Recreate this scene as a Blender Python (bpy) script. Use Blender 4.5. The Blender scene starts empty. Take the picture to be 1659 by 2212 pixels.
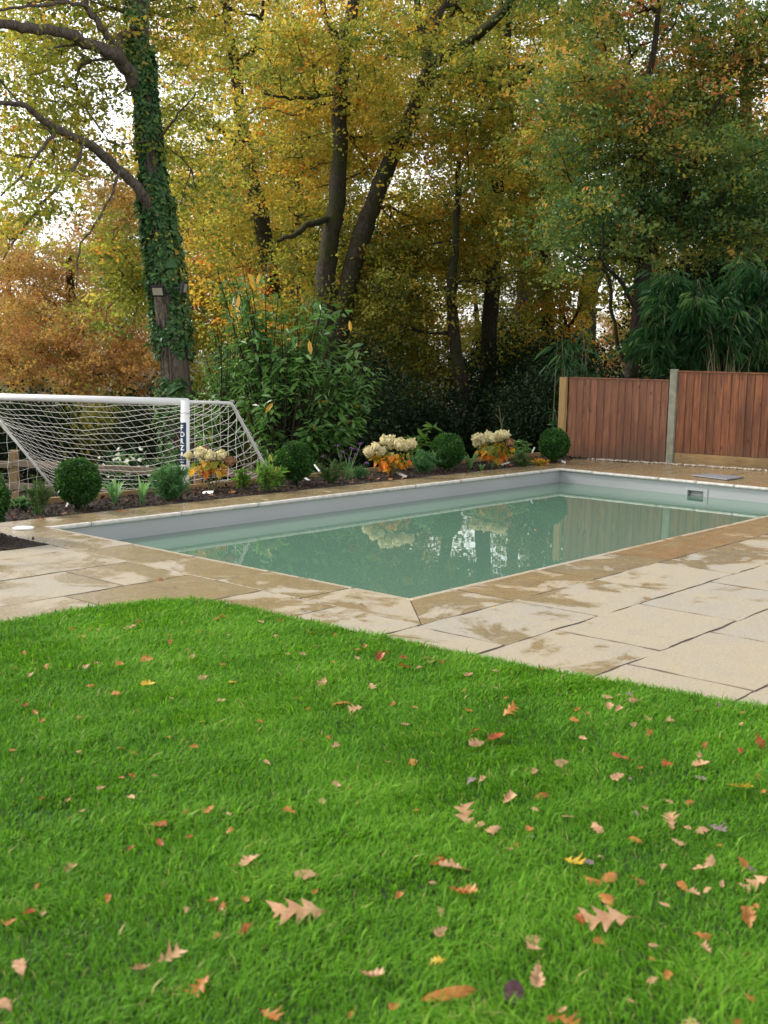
import bpy, math
import numpy as np
from mathutils import Matrix, Vector

SC = bpy.context.scene
COL = SC.collection
PI = math.pi
NA = np.array

# ------------------------------------------------------------------ camera
FPX, PITCH, ROLL, YAW = 2467.86, 0.1371, 0.0212, 0.7064      # focal length in photo px (photo 1659 x 2212)
CX, CY, EYE = 829.5, 1106.0, 1.5
_cy, _sy, _cp, _sp = math.cos(YAW), math.sin(YAW), math.cos(PITCH), math.sin(PITCH)
F = NA([_cy*_cp, _sy*_cp, -_sp])
_r = NA([_sy, -_cy, 0.0]); _u = np.cross(_r, F)
R = _r*math.cos(ROLL) + _u*math.sin(ROLL)
U = -_r*math.sin(ROLL) + _u*math.cos(ROLL)
FH = NA([_cy, _sy, 0.0]); RH = NA([_sy, -_cy, 0.0]); UP = NA([0, 0, 1.0])
cd = bpy.data.cameras.new('camera'); cam = bpy.data.objects.new('camera', cd); COL.objects.link(cam)
cd.sensor_fit = 'VERTICAL'; cd.sensor_height = 36.0; cd.lens = FPX/2212*36.0
cd.clip_start = 0.05; cd.clip_end = 2000
M = Matrix(((R[0], U[0], -F[0], 0), (R[1], U[1], -F[1], 0), (R[2], U[2], -F[2], EYE), (0, 0, 0, 1)))
cam.matrix_world = M
cd.dof.use_dof = True; cd.dof.focus_distance = 10.5; cd.dof.aperture_fstop = 4.5
SC.camera = cam

# ------------------------------------------------------------------ world and sun
SUN_EL, SUN_AZ = math.radians(38), math.radians(115)      # azimuth counted from world X towards Y
w = bpy.data.worlds.new('World'); SC.world = w; w.use_nodes = True
nt = w.node_tree; bg = nt.nodes['Background']
sky = nt.nodes.new('ShaderNodeTexSky'); sky.sky_type = 'NISHITA'; sky.sun_disc = False
sky.sun_elevation = SUN_EL; sky.sun_rotation = PI/2 - SUN_AZ
sky.air_density = 1.0; sky.dust_density = 1.0; sky.ozone_density = 1.0
hs = nt.nodes.new('ShaderNodeHueSaturation'); hs.inputs['Saturation'].default_value = 0.16
tint = nt.nodes.new('ShaderNodeMix'); tint.data_type = 'RGBA'; tint.blend_type = 'MULTIPLY'; tint.inputs[0].default_value = 1
tint.inputs[7].default_value = (1.0, 0.985, 0.95, 1)
nt.links.new(sky.outputs[0], hs.inputs['Color']); nt.links.new(hs.outputs[0], tint.inputs[6])
nt.links.new(tint.outputs[2], bg.inputs['Color'])
bg.inputs['Strength'].default_value = 0.15
sl = bpy.data.lights.new('sun', 'SUN'); so = bpy.data.objects.new('sun', sl); COL.objects.link(so)
sl.energy = 1.5; sl.angle = math.radians(10); sl.color = (1.0, 0.94, 0.84)
sd = Vector((math.cos(SUN_EL)*math.cos(SUN_AZ), math.cos(SUN_EL)*math.sin(SUN_AZ), math.sin(SUN_EL)))
so.rotation_euler = sd.to_track_quat('Z', 'Y').to_euler(); so.location = (0, 30, 30)
SC.view_settings.view_transform = 'Standard'; SC.view_settings.look = 'None'
SC.view_settings.exposure = 1.15; SC.view_settings.gamma = 1.0
SC.render.engine = 'CYCLES'
SC.cycles.max_bounces = 8; SC.cycles.transparent_max_bounces = 8

# ------------------------------------------------------------------ placing helpers
def at(px, py, z=0.0):
    """world point on the level z that the photo shows at (px, py)"""
    d = F*FPX + R*(px-CX) - U*(py-CY)
    return NA([0, 0, EYE]) + d*((z-EYE)/d[2])
def pt(px, py, depth):
    d = F*FPX + R*(px-CX) - U*(py-CY)
    return NA([0, 0, EYE]) + d*(depth/FPX)
def proj(P):
    d = np.asarray(P, float) - NA([0, 0, EYE]); z = d@F
    return CX + FPX*(d@R)/z, CY - FPX*(d@U)/z, z
def nrm(a):
    return a/np.maximum(np.linalg.norm(a, axis=-1, keepdims=True), 1e-9)
def ss(a, b, x):
    t = np.clip((x-a)/(b-a), 0, 1); return t*t*(3-2*t)
def snoise(P, s, seed):
    """cheap smooth noise, about -1..1"""
    r = np.random.RandomState(seed); v = 0
    for k in range(4):
        d = nrm(r.randn(3)); v = v + np.sin((P@d)*s*(0.7+0.35*k) + r.rand()*6.28)
    return v/2.4
def gz(x, y):
    z = -0.09 - 0.66*ss(9.62, 10.3, y) - 0.035*np.clip(y-10.3, 0, 90)
    return z - 0.03*np.clip(x-16, 0, 60)*(1-ss(9.62, 10.3, y))

# ------------------------------------------------------------------ mesh builder
ORG = {}
class G:
    def __init__(s): s.v = []; s.f = {}; s.n = 0; s.a = []; s.b = []
    def add(s, v, *faces, var=0.5, aux=0.0):
        v = np.asarray(v, float).reshape(-1, 3)
        for f in faces:
            f = np.asarray(f, int)
            if f.ndim == 1: f = f[None]
            if len(f): s.f.setdefault(f.shape[1], []).append(f + s.n)
        s.v.append(v); s.n += len(v)
        s.a.append(np.broadcast_to(np.asarray(var, float), (len(v),))); s.b.append(np.broadcast_to(np.asarray(aux, float), (len(v),)))
        return s
    def build(s, name, mats, parent=None, smooth=False, bevel=0):
        v = np.concatenate(s.v)
        if parent is not None: v = v - ORG[parent]
        me = bpy.data.meshes.new(name)
        me.vertices.add(len(v)); me.vertices.foreach_set('co', v.astype(np.float32).ravel())
        li, ls, off = [], [], 0
        for k, fl in s.f.items():
            f = np.concatenate(fl); li.append(f.ravel()); ls.append(off + np.arange(len(f))*k); off += f.size
        li = np.concatenate(li).astype(np.int32); ls = np.concatenate(ls).astype(np.int32)
        me.loops.add(len(li)); me.loops.foreach_set('vertex_index', li)
        me.polygons.add(len(ls)); me.polygons.foreach_set('loop_start', ls)
        me.polygons.foreach_set('use_smooth', np.full(len(ls), smooth))
        me.update(calc_edges=True); me.validate()
        for nm, arr in (('var', s.a), ('aux', s.b)):
            at_ = me.attributes.new(nm, 'FLOAT', 'POINT'); at_.data.foreach_set('value', np.concatenate(arr).astype(np.float32))
        for m in (mats if isinstance(mats, (list, tuple)) else [mats]): me.materials.append(m)
        o = bpy.data.objects.new(name, me); COL.objects.link(o)
        if parent is not None: o.parent = parent
        ORG[o] = NA([0, 0, 0.0]) if parent is None else ORG[parent]
        if bevel:
            b = o.modifiers.new('bevel', 'BEVEL'); b.width = bevel; b.segments = 2; b.limit_method = 'ANGLE'
        return o
def child_base(o): return ORG[o]
def tag(o, label, cat, group=None):
    o['label'] = label; o['category'] = cat
    if group: o['group'] = group
    return o
def kind(o, k): o['kind'] = k; return o
def thing(name, label, cat, loc, group=None):
    o = bpy.data.objects.new(name, None); COL.objects.link(o); o.location = tuple(map(float, loc)); o.empty_display_size = 0.2
    ORG[o] = NA(loc, float)
    return tag(o, label, cat, group)
def dup(root, loc, rz=0.0, sc=1.0, label=None):
    c = root.copy(); COL.objects.link(c); c.location = tuple(map(float, loc)); c.rotation_euler = (0, 0, rz)
    c.scale = sc if isinstance(sc, tuple) else (sc, sc, sc)
    if label: c['label'] = label
    for ch in [o for o in COL.objects if o.parent == root]:
        k = ch.copy(); COL.objects.link(k); k.parent = c
        for g in [o for o in COL.objects if o.parent == ch]:
            d = g.copy(); COL.objects.link(d); d.parent = k
    return c

def tube(g, P, rad, k=8, var=0.5, aux=0.0, cap=True, bump=0.0, rng=None):
    P = np.asarray(P, float); n = len(P); rad = np.broadcast_to(np.asarray(rad, float), (n,))
    T = nrm(np.gradient(P, axis=0)); a = np.cross(T[0], UP)
    if np.linalg.norm(a) < .1: a = np.cross(T[0], NA([1.0, 0, 0]))
    A = np.zeros((n, 3)); a = a/np.linalg.norm(a)
    for i in range(n):
        a = a - (a@T[i])*T[i]; a = a/np.linalg.norm(a); A[i] = a
    B = np.cross(T, A); th = np.arange(k)/k*2*PI
    rr = rad[:, None]*np.ones(k)
    if bump and rng is not None: rr = rr*(1 + bump*.25*rng.randn(n, k) + bump*np.sin(th*3+rng.rand()*6) + bump*.8*np.sin(np.arange(n)*.9+rng.rand()*6)[:, None])
    V = P[:, None] + rr[..., None]*(np.cos(th)[None, :, None]*A[:, None] + np.sin(th)[None, :, None]*B[:, None])
    i = np.arange(n-1)[:, None]*k; j = np.arange(k)[None]; j2 = (j+1) % k
    Q = np.stack([i+j, i+j2, i+k+j2, i+k+j], -1).reshape(-1, 4)
    fs = [Q]
    g.add(V.reshape(-1, 3), Q, var=var, aux=aux)
    if cap:
        g.f.setdefault(k, []).append(NA([np.arange(k)[::-1]]) + g.n - n*k)
        g.f.setdefault(k, []).append(NA([np.arange(k)]) + g.n - k)
def box(g, c, ax, ay, az, var=0.5, aux=0.0):
    """box centred on c with half-axis vectors ax, ay, az (right-handed)"""
    c, ax, ay, az = map(lambda q: np.asarray(q, float), (c, ax, ay, az))
    V = [c + i*ax + j*ay + k*az for k in (-1, 1) for j in (-1, 1) for i in (-1, 1)]
    Q = [[0, 2, 3, 1], [4, 5, 7, 6], [0, 1, 5, 4], [2, 6, 7, 3], [0, 4, 6, 2], [1, 3, 7, 5]]
    g.add(V, NA(Q), var=var, aux=aux)
def bar(g, a, b, wd, ht, up=UP, var=0.5):
    a = np.asarray(a, float); b = np.asarray(b, float); d = (b-a)/2; t = nrm(d)
    s = nrm(np.cross(up, t)); u2 = np.cross(t, s)
    box(g, (a+b)/2, d, s*wd/2, u2*ht/2, var)
def spline(P, n):
    """Catmull-Rom through points (rows may carry a radius)"""
    P = np.asarray(P, float); m = len(P)
    E = np.vstack([2*P[0]-P[1], P, 2*P[-1]-P[-2]]); t = np.linspace(0, m-1-1e-6, n); i = t.astype(int); f = (t-i)[:, None]
    p0, p1, p2, p3 = E[i], E[i+1], E[i+2], E[i+3]
    return .5*((2*p1) + (-p0+p2)*f + (2*p0-5*p1+4*p2-p3)*f**2 + (-p0+3*p1-3*p2+p3)*f**3)

# leaf templates: x across, y along the leaf, z off the blade
T_OAK = (NA([(0, 0, 0), (-.30, .30, .07), (-.24, .78, .05), (0, 1, -.05), (.24, .78, .05), (.30, .30, .07)]), NA([[0, 3, 2, 1], [0, 5, 4, 3]]))
T_LAUREL = (NA([(0, 0, 0), (-.13, .25, .03), (-.16, .65, -.02), (0, 1, -.16), (.16, .65, -.02), (.13, .25, .03)]), NA([[0, 3, 2, 1], [0, 5, 4, 3]]))
T_IVY = (NA([(0, 0, 0), (-.50, .12, .03), (-.30, .60, .05), (0, 1, -.03), (.30, .60, .05), (.50, .12, .03)]), NA([[0, 3, 2, 1], [0, 5, 4, 3]]))
T_NARROW = (NA([(0, 0, 0), (-.042, .3, .02), (-.036, .7, -.05), (0, 1, -.25), (.036, .7, -.05), (.042, .3, .02)]), NA([[0, 3, 2, 1], [0, 5, 4, 3]]))
T_PETAL = (NA([(-.4, 0, 0), (.4, 0, 0), (.5, .9, .1), (-.5, .9, .1)]), NA([[0, 1, 2, 3]]))
def leaves(g, rng, P, size, T, N=(0, 0, 1), spread=.7, axis=None, aspread=1.0, svar=.25, var=0.5, vvar=.15):
    P = np.asarray(P, float); n = len(P)
    if n == 0: return
    Nn = nrm(np.broadcast_to(NA(N, float), (n, 3)) + spread*rng.randn(n, 3))
    A = rng.randn(n, 3)*aspread
    if axis is not None: A = A + np.broadcast_to(NA(axis, float), (n, 3))
    t = nrm(A - (A*Nn).sum(1, keepdims=True)*Nn); b = np.cross(t, Nn)
    s = (size*np.exp(svar*rng.randn(n)))[:, None, None]
    Vt, Q = T
    V = P[:, None] + s*(Vt[None, :, 0:1]*b[:, None] + Vt[None, :, 1:2]*t[:, None] + Vt[None, :, 2:3]*Nn[:, None])
    k = len(Vt); FQ = (Q[None] + (np.arange(n)*k)[:, None, None]).reshape(-1, Q.shape[1])
    vv = np.clip(np.broadcast_to(np.asarray(var, float), (n,)) + vvar*rng.randn(n), 0, 1)
    g.add(V.reshape(-1, 3), FQ, var=np.repeat(vv, k), aux=np.repeat(rng.rand(n), k))

# ------------------------------------------------------------------ materials
class NM:
    def __init__(s, name):
        s.m = bpy.data.materials.new(name); s.m.use_nodes = True; s.t = s.m.node_tree; s.b = s.t.nodes['Principled BSDF']; s.out = s.t.nodes['Material Output']
    def n(s, typ, **kw):
        x = s.t.nodes.new('ShaderNode'+typ)
        for k, v in kw.items(): setattr(x, k, v)
        return x
    def l(s, a, b): s.t.links.new(a, b)
    def attr(s, nm='var'): return s.n('Attribute', attribute_name=nm).outputs['Fac']
    def pos(s, sc=(1, 1, 1)):
        g_ = s.n('NewGeometry'); m = s.n('Mapping'); m.inputs['Scale'].default_value = sc; s.l(g_.outputs['Position'], m.inputs['Vector']); return m.outputs[0]
    def obj(s, sc=(1, 1, 1)):
        g_ = s.n('TexCoord'); m = s.n('Mapping'); m.inputs['Scale'].default_value = sc; s.l(g_.outputs['Object'], m.inputs['Vector']); return m.outputs[0]
    def noise(s, vec, scale, detail=4, rough=.55, dist=0):
        x = s.n('TexNoise'); x.inputs['Scale'].default_value = scale; x.inputs['Detail'].default_value = detail; x.inputs['Roughness'].default_value = rough; x.inputs['Distortion'].default_value = dist
        s.l(vec, x.inputs['Vector']); return x.outputs['Fac']
    def ramp(s, fac, stops, interp='LINEAR'):
        x = s.n('ValToRGB'); c = x.color_ramp; c.interpolation = interp
        while len(c.elements) < len(stops): c.elements.new(.5)
        for e, (p, col) in zip(c.elements, stops): e.position = p; e.color = (*col, 1) if len(col) == 3 else col
        s.l(fac, x.inputs[0]); return x.outputs['Color']
    def math(s, op, a, b=0, c=None, clamp=False):
        x = s.n('Math', operation=op, use_clamp=clamp)
        for i, q in enumerate((a, b) if c is None else (a, b, c)):
            if hasattr(q, 'links'): s.l(q, x.inputs[i])
            else: x.inputs[i].default_value = q
        return x.outputs[0]
    def mix(s, fac, a, b, blend='MIX'):
        x = s.n('Mix', data_type='RGBA', blend_type=blend)
        for q, i in ((fac, 0), (a, 6), (b, 7)):
            if hasattr(q, 'links'): s.l(q, x.inputs[i])
            elif i == 0: x.inputs[0].default_value = q
            else: x.inputs[i].default_value = (*q, 1)
        return x.outputs[2]
    def mapr(s, v, a, b, c=0, d=1):
        x = s.n('MapRange'); s.l(v, x.inputs[0])
        for i, q in enumerate((a, b, c, d)): x.inputs[i+1].default_value = q
        return x.outputs[0]
    def bump(s, h, dist=.01, strength=1.0):
        x = s.n('Bump'); x.inputs['Distance'].default_value = dist; x.inputs['Strength'].default_value = strength
        s.l(h, x.inputs['Height']); s.l(x.outputs[0], s.b.inputs['Normal'])
    def base(s, c):
        if hasattr(c, 'links'): s.l(c, s.b.inputs['Base Color'])
        else: s.b.inputs['Base Color'].default_value = (*c, 1)
    def rough(s, r):
        if hasattr(r, 'links'): s.l(r, s.b.inputs['Roughness'])
        else: s.b.inputs['Roughness'].default_value = r
def leafmat(name, stops, rough=.5, transl=.4, spec=.22, tint=1.5):
    m = NM(name); c = m.ramp(m.attr(), stops); m.base(c); m.rough(rough); m.b.inputs['Specular IOR Level'].default_value = spec
    tr = m.n('BsdfTranslucent'); tc = m.mix(1.0, c, (tint, tint, tint*.7), 'MULTIPLY'); m.l(tc, tr.inputs[0])
    mx = m.n('MixShader'); mx.inputs[0].default_value = transl
    m.l(m.b.outputs[0], mx.inputs[1]); m.l(tr.outputs[0], mx.inputs[2]); m.l(mx.outputs[0], m.out.inputs[0]); return m.m
def plain(name, col, rough=.6, metal=0, nscale=8, nvar=.25, bump=.002, spec=.5):
    m = NM(name); v = m.obj(); f = m.noise(v, nscale, 5); dark = tuple(q*(1-nvar) for q in col); lite = tuple(min(1, q*(1+nvar)) for q in col)
    m.base(m.ramp(f, [(.3, dark), (.7, lite)])); m.rough(rough); m.b.inputs['Metallic'].default_value = metal; m.b.inputs['Specular IOR Level'].default_value = spec
    if bump: m.bump(m.noise(v, nscale*6, 4), bump, .6)
    return m.m

def bark(name, c1, c2, moss=0.0):
    m = NM(name); v = m.pos((8, 8, 3.2)); f = m.noise(v, 2.6, 8, .68, .9); m2 = m.noise(m.pos(), 1.3, 4)
    c = m.ramp(f, [(.32, c1), (.62, c2)]); c = m.mix(m.mapr(m2, .45, .62, 0, moss), c, (.045, .055, .015))
    m.base(c); m.rough(.95); m.b.inputs['Specular IOR Level'].default_value = .15; m.bump(f, .06, 1.0); return m.m
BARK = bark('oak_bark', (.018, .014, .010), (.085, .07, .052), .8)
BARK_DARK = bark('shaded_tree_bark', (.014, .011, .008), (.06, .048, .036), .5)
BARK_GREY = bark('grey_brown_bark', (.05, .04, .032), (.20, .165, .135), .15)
L_AUTUMN = leafmat('autumn_oak_leaf', [(0, (.115, .165, .04)), (.32, (.25, .265, .055)), (.58, (.46, .37, .07)), (.84, (.52, .28, .05)), (1, (.42, .14, .035))], .5, .6)
L_YGREEN = leafmat('yellow_green_leaf', [(0, (.12, .165, .04)), (.42, (.28, .295, .058)), (.68, (.50, .395, .07)), (1, (.55, .24, .05))], .5, .6)
L_ORANGE = leafmat('orange_autumn_leaf', [(0, (.26, .24, .065)), (.4, (.40, .265, .09)), (.75, (.40, .205, .08)), (1, (.28, .13, .055))], .6, .45)
L_GREENOAK = leafmat('turning_green_oak_leaf', [(0, (.05, .12, .05)), (.45, (.13, .20, .055)), (.66, (.27, .29, .05)), (.82, (.50, .34, .08)), (1, (.55, .20, .09))], .45, .4)
L_OLIVE = leafmat('dark_olive_leaf', [(0, (.06, .08, .014)), (.5, (.15, .16, .022)), (1, (.32, .23, .035))], .6, .35)
L_DARK = leafmat('shade_darkened_evergreen_leaf', [(0, (.006, .014, .006)), (.7, (.013, .03, .010)), (1, (.03, .05, .014))], .7, .12, .1)  # evergreen leaf taken down to near black, woodland shade put into the colour
L_IVY = leafmat('ivy_leaf', [(0, (.03, .085, .035)), (.6, (.085, .18, .06)), (.93, (.19, .30, .085)), (1, (.42, .30, .08))], .38, .25)
L_LAUREL = leafmat('laurel_leaf', [(0, (.05, .14, .03)), (.6, (.14, .28, .07)), (.96, (.14, .30, .07)), (.985, (.62, .36, .03)), (1, (.62, .36, .03))], .27, .30, .7)
L_BAMBOO = leafmat('bamboo_leaf', [(0, (.012, .045, .015)), (.6, (.04, .115, .038)), (1, (.16, .27, .09))], .35, .3)
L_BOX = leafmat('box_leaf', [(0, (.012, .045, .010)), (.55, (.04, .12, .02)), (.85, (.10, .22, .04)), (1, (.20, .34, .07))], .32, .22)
L_HERB = leafmat('feathery_herb_leaf', [(0, (.04, .12, .05)), (.6, (.11, .25, .10)), (1, (.22, .38, .13))], .6, .3)
L_ROSEM = leafmat('rosemary_leaf', [(0, (.035, .085, .03)), (1, (.14, .22, .07))], .6, .25)
L_STRAP = leafmat('strap_leaf', [(0, (.08, .20, .07)), (1, (.24, .42, .17))], .4, .35)
L_HYD = leafmat('hydrangea_leaf', [(0, (.10, .17, .03)), (.35, (.26, .24, .03)), (.65, (.70, .36, .03)), (1, (.68, .18, .04))], .5, .45)
L_PETAL = leafmat('cream_petal', [(0, (.42, .42, .20)), (.5, (.68, .62, .40)), (1, (.82, .74, .56))], .7, .3)
L_BROWNPETAL = leafmat('faded_brown_petal', [(0, (.16, .08, .04)), (1, (.36, .20, .11))], .8, .2)
L_LIME = leafmat('lime_green_leaf', [(0, (.05, .13, .03)), (.8, (.16, .29, .05)), (1, (.40, .32, .05))], .45, .45)
L_PURPLE = leafmat('purple_flower', [(0, (.10, .05, .16)), (1, (.25, .13, .30))], .7, .2)
L_WHITE = leafmat('white_flower', [(0, (.7, .7, .66)), (1, (.85, .85, .8))], .6, .3)
GRASSM = leafmat('lawn_grass_blade', [(0, (.042, .125, .006)), (.45, (.112, .305, .016)), (.8, (.215, .44, .034)), (.95, (.28, .50, .06)), (1, (.46, .42, .16))], .55, .45, .22, 1.3)
def stone(name):
    m = NM(name); p = m.pos(); var = m.attr('var'); wet0 = m.attr('aux')
    n1 = m.noise(p, 1.7, 6, .6, .4); n2 = m.noise(p, 9, 6, .7); n3 = m.noise(p, 60, 4, .6)
    base = m.ramp(var, [(0, (.32, .31, .29)), (.2, (.33, .295, .235)), (.5, (.37, .318, .238)), (.72, (.35, .285, .19)), (.88, (.41, .28, .16)), (1, (.38, .21, .11))])
    base = m.mix(m.mapr(n1, .38, .62, 0, .75), base, (.385, .315, .195)); base = m.mix(m.mapr(m.noise(p, 4.5, 7, .68, .3), .48, .66, 0, .55), base, (.30, .275, .24)); base = m.mix(m.mapr(n2, .50, .72, 0, .5), base, (.33, .27, .17)); base = m.mix(m.mapr(m.noise(p, 28, 5, .7), .60, .72, 0, .5), base, (.20, .165, .115))
    base = m.mix(.35, base, m.ramp(n3, [(.3, (.24, .21, .165)), (.7, (.46, .42, .35))]), 'MIX')
    sc_ = m.n('CombineXYZ'); m.l(m.math('MULTIPLY', var, 23.0), sc_.inputs[2]); av = m.n('VectorMath', operation='ADD'); m.l(p, av.inputs[0]); m.l(sc_.outputs[0], av.inputs[1]); wn = m.noise(av.outputs[0], 1.9, 8, .62, .5); wn2 = m.noise(p, 7, 5, .6)
    s_ = m.math('ADD', m.math('ADD', wn, m.math('MULTIPLY', wn2, .18)), wet0)
    wet = m.mapr(s_, 1.0, 1.06, 0, 1)
    wc = m.mix(1.0, base, (.80, .70, .53), 'MULTIPLY')
    m.base(m.mix(wet, base, wc)); r1 = m.mapr(wn2, .3, .7, .10, .34)
    rr = m.mix(wet, (.72, .72, .72), (0, 0, 0)); 
    x = m.n('Mix', data_type='FLOAT'); m.l(wet, x.inputs[0]); x.inputs[2].default_value = .72; m.l(r1, x.inputs[3]); m.rough(x.outputs[0])
    h = m.math('ADD', m.math('MULTIPLY', n2, .6), m.math('MULTIPLY', n3, .22)); m.bump(h, .012, .9); return m.m
STONE = stone('sandstone_paving')
def nosemat():
    m = NM('pale_coping_edge'); f = m.noise(m.pos(), 14, 5); m.base(m.ramp(f, [(.3, (.42, .40, .36)), (.65, (.62, .60, .56))])); m.rough(.6); m.bump(m.noise(m.pos(), 50, 4), .003); return m.m
NOSE = nosemat()
MORTAR = plain('dark_joint_mortar', (.13, .105, .08), .9, nscale=20)
def woodmat(name, stops, axis='z', wet=.45):
    m = NM(name); sc = {'z': (14, 14, 1.1), 'h': (3, 3, 22)}[axis]; var = m.attr('var')
    a = m.n('Combine' + 'XYZ'); m.l(m.math('MULTIPLY', var, 37.0), a.inputs[0]); m.l(m.math('MULTIPLY', var, 91.0), a.inputs[2])
    ad = m.n('VectorMath', operation='ADD'); m.l(m.pos(sc), ad.inputs[0]); m.l(a.outputs[0], ad.inputs[1])
    f = m.noise(ad.outputs[0], 1.6, 7, .6, 1.2); kn = m.n('TexVoronoi'); kn.inputs['Scale'].default_value = 3.1; m.l(m.pos((2.2, 2.2, 1.0)), kn.inputs['Vector'])
    k = m.mapr(kn.outputs['Distance'], .05, .13, 1, 0)
    c = m.ramp(f, stops); c = m.mix(m.math('MULTIPLY', k, .7), c, tuple(q*.35 for q in stops[0][1]))
    tone = m.ramp(var, [(0, (.80, .80, .80)), (1, (1.15, 1.12, 1.1))]); c = m.mix(1.0, c, tone, 'MULTIPLY')
    big = m.noise(m.pos((1, 1, .5)), 1.4, 4); c = m.mix(1.0, c, m.ramp(big, [(.3, (.72, .70, .68)), (.7, (1.15, 1.12, 1.1))]), 'MULTIPLY')
    sx = m.n('SeparateXYZ'); m.l(m.pos(), sx.inputs[0]); ft = m.mapr(m.math('ADD', sx.outputs[2], m.math('MULTIPLY', big, .35)), .22, .48, .45, 0)
    c = m.mix(ft, c, (.10, .085, .06)); fine = m.noise(m.pos((30, 30, 3)), 3, 5, .7); c = m.mix(m.mapr(fine, .58, .75, 0, .5), c, tuple(q*.5 for q in stops[0][1]))
    m.base(c); m.rough(wet); m.b.inputs['Specular IOR Level'].default_value = .35; m.bump(f, .006, .7); return m.m
W_RED = woodmat('red_brown_stained_fence', [(.22, (.10, .042, .028)), (.45, (.205, .085, .048)), (.6, (.28, .125, .072)), (.8, (.40, .21, .13))])
W_ORG = woodmat('orange_brown_stained_fence', [(.22, (.06, .022, .012)), (.45, (.17, .062, .028)), (.6, (.26, .10, .042)), (.8, (.44, .20, .09))])
W_NEW = woodmat('fresh_pale_timber', [(.2, (.24, .14, .05)), (.5, (.42, .27, .11)), (.8, (.55, .38, .18))], 'z', .6)
W_NEWH = woodmat('fresh_pale_timber_board', [(.2, (.24, .14, .05)), (.5, (.42, .27, .11)), (.8, (.55, .38, .18))], 'h', .6)
W_RAIL = woodmat('weathered_rail', [(.2, (.17, .13, .09)), (.5, (.32, .25, .18)), (.8, (.46, .38, .29))], 'h', .8)
CONC = plain('concrete_post', (.27, .265, .20), .85, nscale=10)
LINER = plain('grey_pool_liner', (.40, .415, .42), .35, nscale=1.2, nvar=.05, bump=0)
WHITE = plain('white_painted_metal', (.80, .80, .80), .28, nscale=3, nvar=.03, bump=0)
CORD = plain('white_net_cord', (.82, .80, .74), .8, nscale=20, nvar=.08, bump=0)
NAVY = plain('navy_sticker', (.012, .045, .12), .35, nscale=9, nvar=.1, bump=0)
STICKW = plain('white_lettering', (.78, .78, .78), .4, nscale=9, nvar=.03, bump=0)
BLACK = plain('black_plastic', (.012, .012, .014), .4, nscale=9, nvar=.1, bump=0)
GLASS = plain('pale_lamp_glass', (.36, .34, .26), .15, nscale=3, nvar=.06, bump=0)
GREYP = plain('grey_plastic_lid', (.23, .24, .26), .45, nscale=12, nvar=.12, bump=.001)
WPLAST = plain('white_plastic', (.78, .77, .74), .4, nscale=5, nvar=.06, bump=0)
CULM = plain('bamboo_culm', (.11, .105, .04), .45, nscale=3, nvar=.3, bump=0)
STEM = plain('green_brown_stem', (.10, .09, .035), .7, nscale=8, nvar=.3, bump=0)
GSTEM = plain('green_stem', (.12, .20, .05), .6, nscale=8, nvar=.3, bump=0)
PEBBLE = plain('pale_pebble', (.60, .52, .42), .7, nscale=10, nvar=.3, bump=0)
def soilmat(name, c1, c2, c3):
    m = NM(name); p = m.pos(); a = m.noise(p, 30, 6, .7); b = m.noise(p, 3, 4)
    c = m.ramp(a, [(.3, c1), (.62, c2), (.8, c3)]); m.base(m.mix(m.mapr(b, .4, .7, 0, .4), c, c1)); m.rough(.9); m.bump(a, .03, 1.0); return m.m
SOIL = soilmat('dark_bed_soil', (.012, .008, .006), (.045, .028, .02), (.10, .065, .045))
FLOORM = soilmat('woodland_floor', (.018, .016, .008), (.06, .045, .02), (.15, .085, .03))
LAWNM = soilmat('lawn_thatch', (.012, .035, .006), (.03, .07, .012), (.06, .11, .02))
CHIP = leafmat('bark_chip', [(0, (.02, .012, .008)), (.6, (.06, .035, .022)), (1, (.22, .12, .07))], .8, .05)
def watermat():
    m = NM('turbid_pool_water'); m.base((.11, .205, .148)); m.rough(.008); m.b.inputs['IOR'].default_value = 1.46
    m.b.inputs['Specular IOR Level'].default_value = .5
    p = m.pos(); h = m.math('ADD', m.math('MULTIPLY', m.noise(p, 1.2, 2, .5), 1.0), m.math('MULTIPLY', m.noise(p, 5, 2, .5), .15)); m.bump(h, .0035, .35); return m.m
WATERM = watermat()

# ================================================================== GROUND, PATIO, POOL
X0, X1, Y0, Y1, CWD = 5.384, 13.47, 4.369, 8.33, .465
XO, XE, YO, YE = X0-CWD, X1+CWD, Y0-CWD, Y1+CWD      # outer edges of the coping
def ground():
    xs = np.unique(np.concatenate([[-400, -200, -100, -60, -30], np.arange(-16, 40, 1.0), [XO+.02, XE-.02], np.arange(40, 80, 5), [100, 200, 400, 800]]))
    ys = np.unique(np.concatenate([[-400, -200, -80, -40, -20], np.arange(-10, 9.5, 1.0), [YO+.02, YE-.02, 9.62, 9.75, 9.9, 10.1, 10.3], np.arange(11, 40, 1.0), np.arange(40, 100, 6), [150, 250, 400, 800]]))
    Xg, Yg = np.meshgrid(xs, ys, indexing='ij'); Z = gz(Xg, Yg)
    far = (Yg > 11.5); r = np.random.RandomState(3); Z = Z + far*r.randn(*Z.shape)*.05
    V = np.stack([Xg, Yg, Z], -1).reshape(-1, 3); nx, ny = len(xs), len(ys)
    i, j = np.meshgrid(np.arange(nx-1), np.arange(ny-1), indexing='ij'); i = i.ravel(); j = j.ravel()
    cx, cy = (xs[i]+xs[i+1])/2, (ys[j]+ys[j+1])/2
    keep = ~((cx > XO+.02) & (cx < XE-.02) & (cy > YO+.02) & (cy < YE-.02)); i = i[keep]; j = j[keep]
    g = G(); g.add(V, np.stack([i*ny+j, (i+1)*ny+j, (i+1)*ny+j+1, i*ny+j+1], -1)); kind(g.build('ground', FLOORM), 'structure')
ground()

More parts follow.
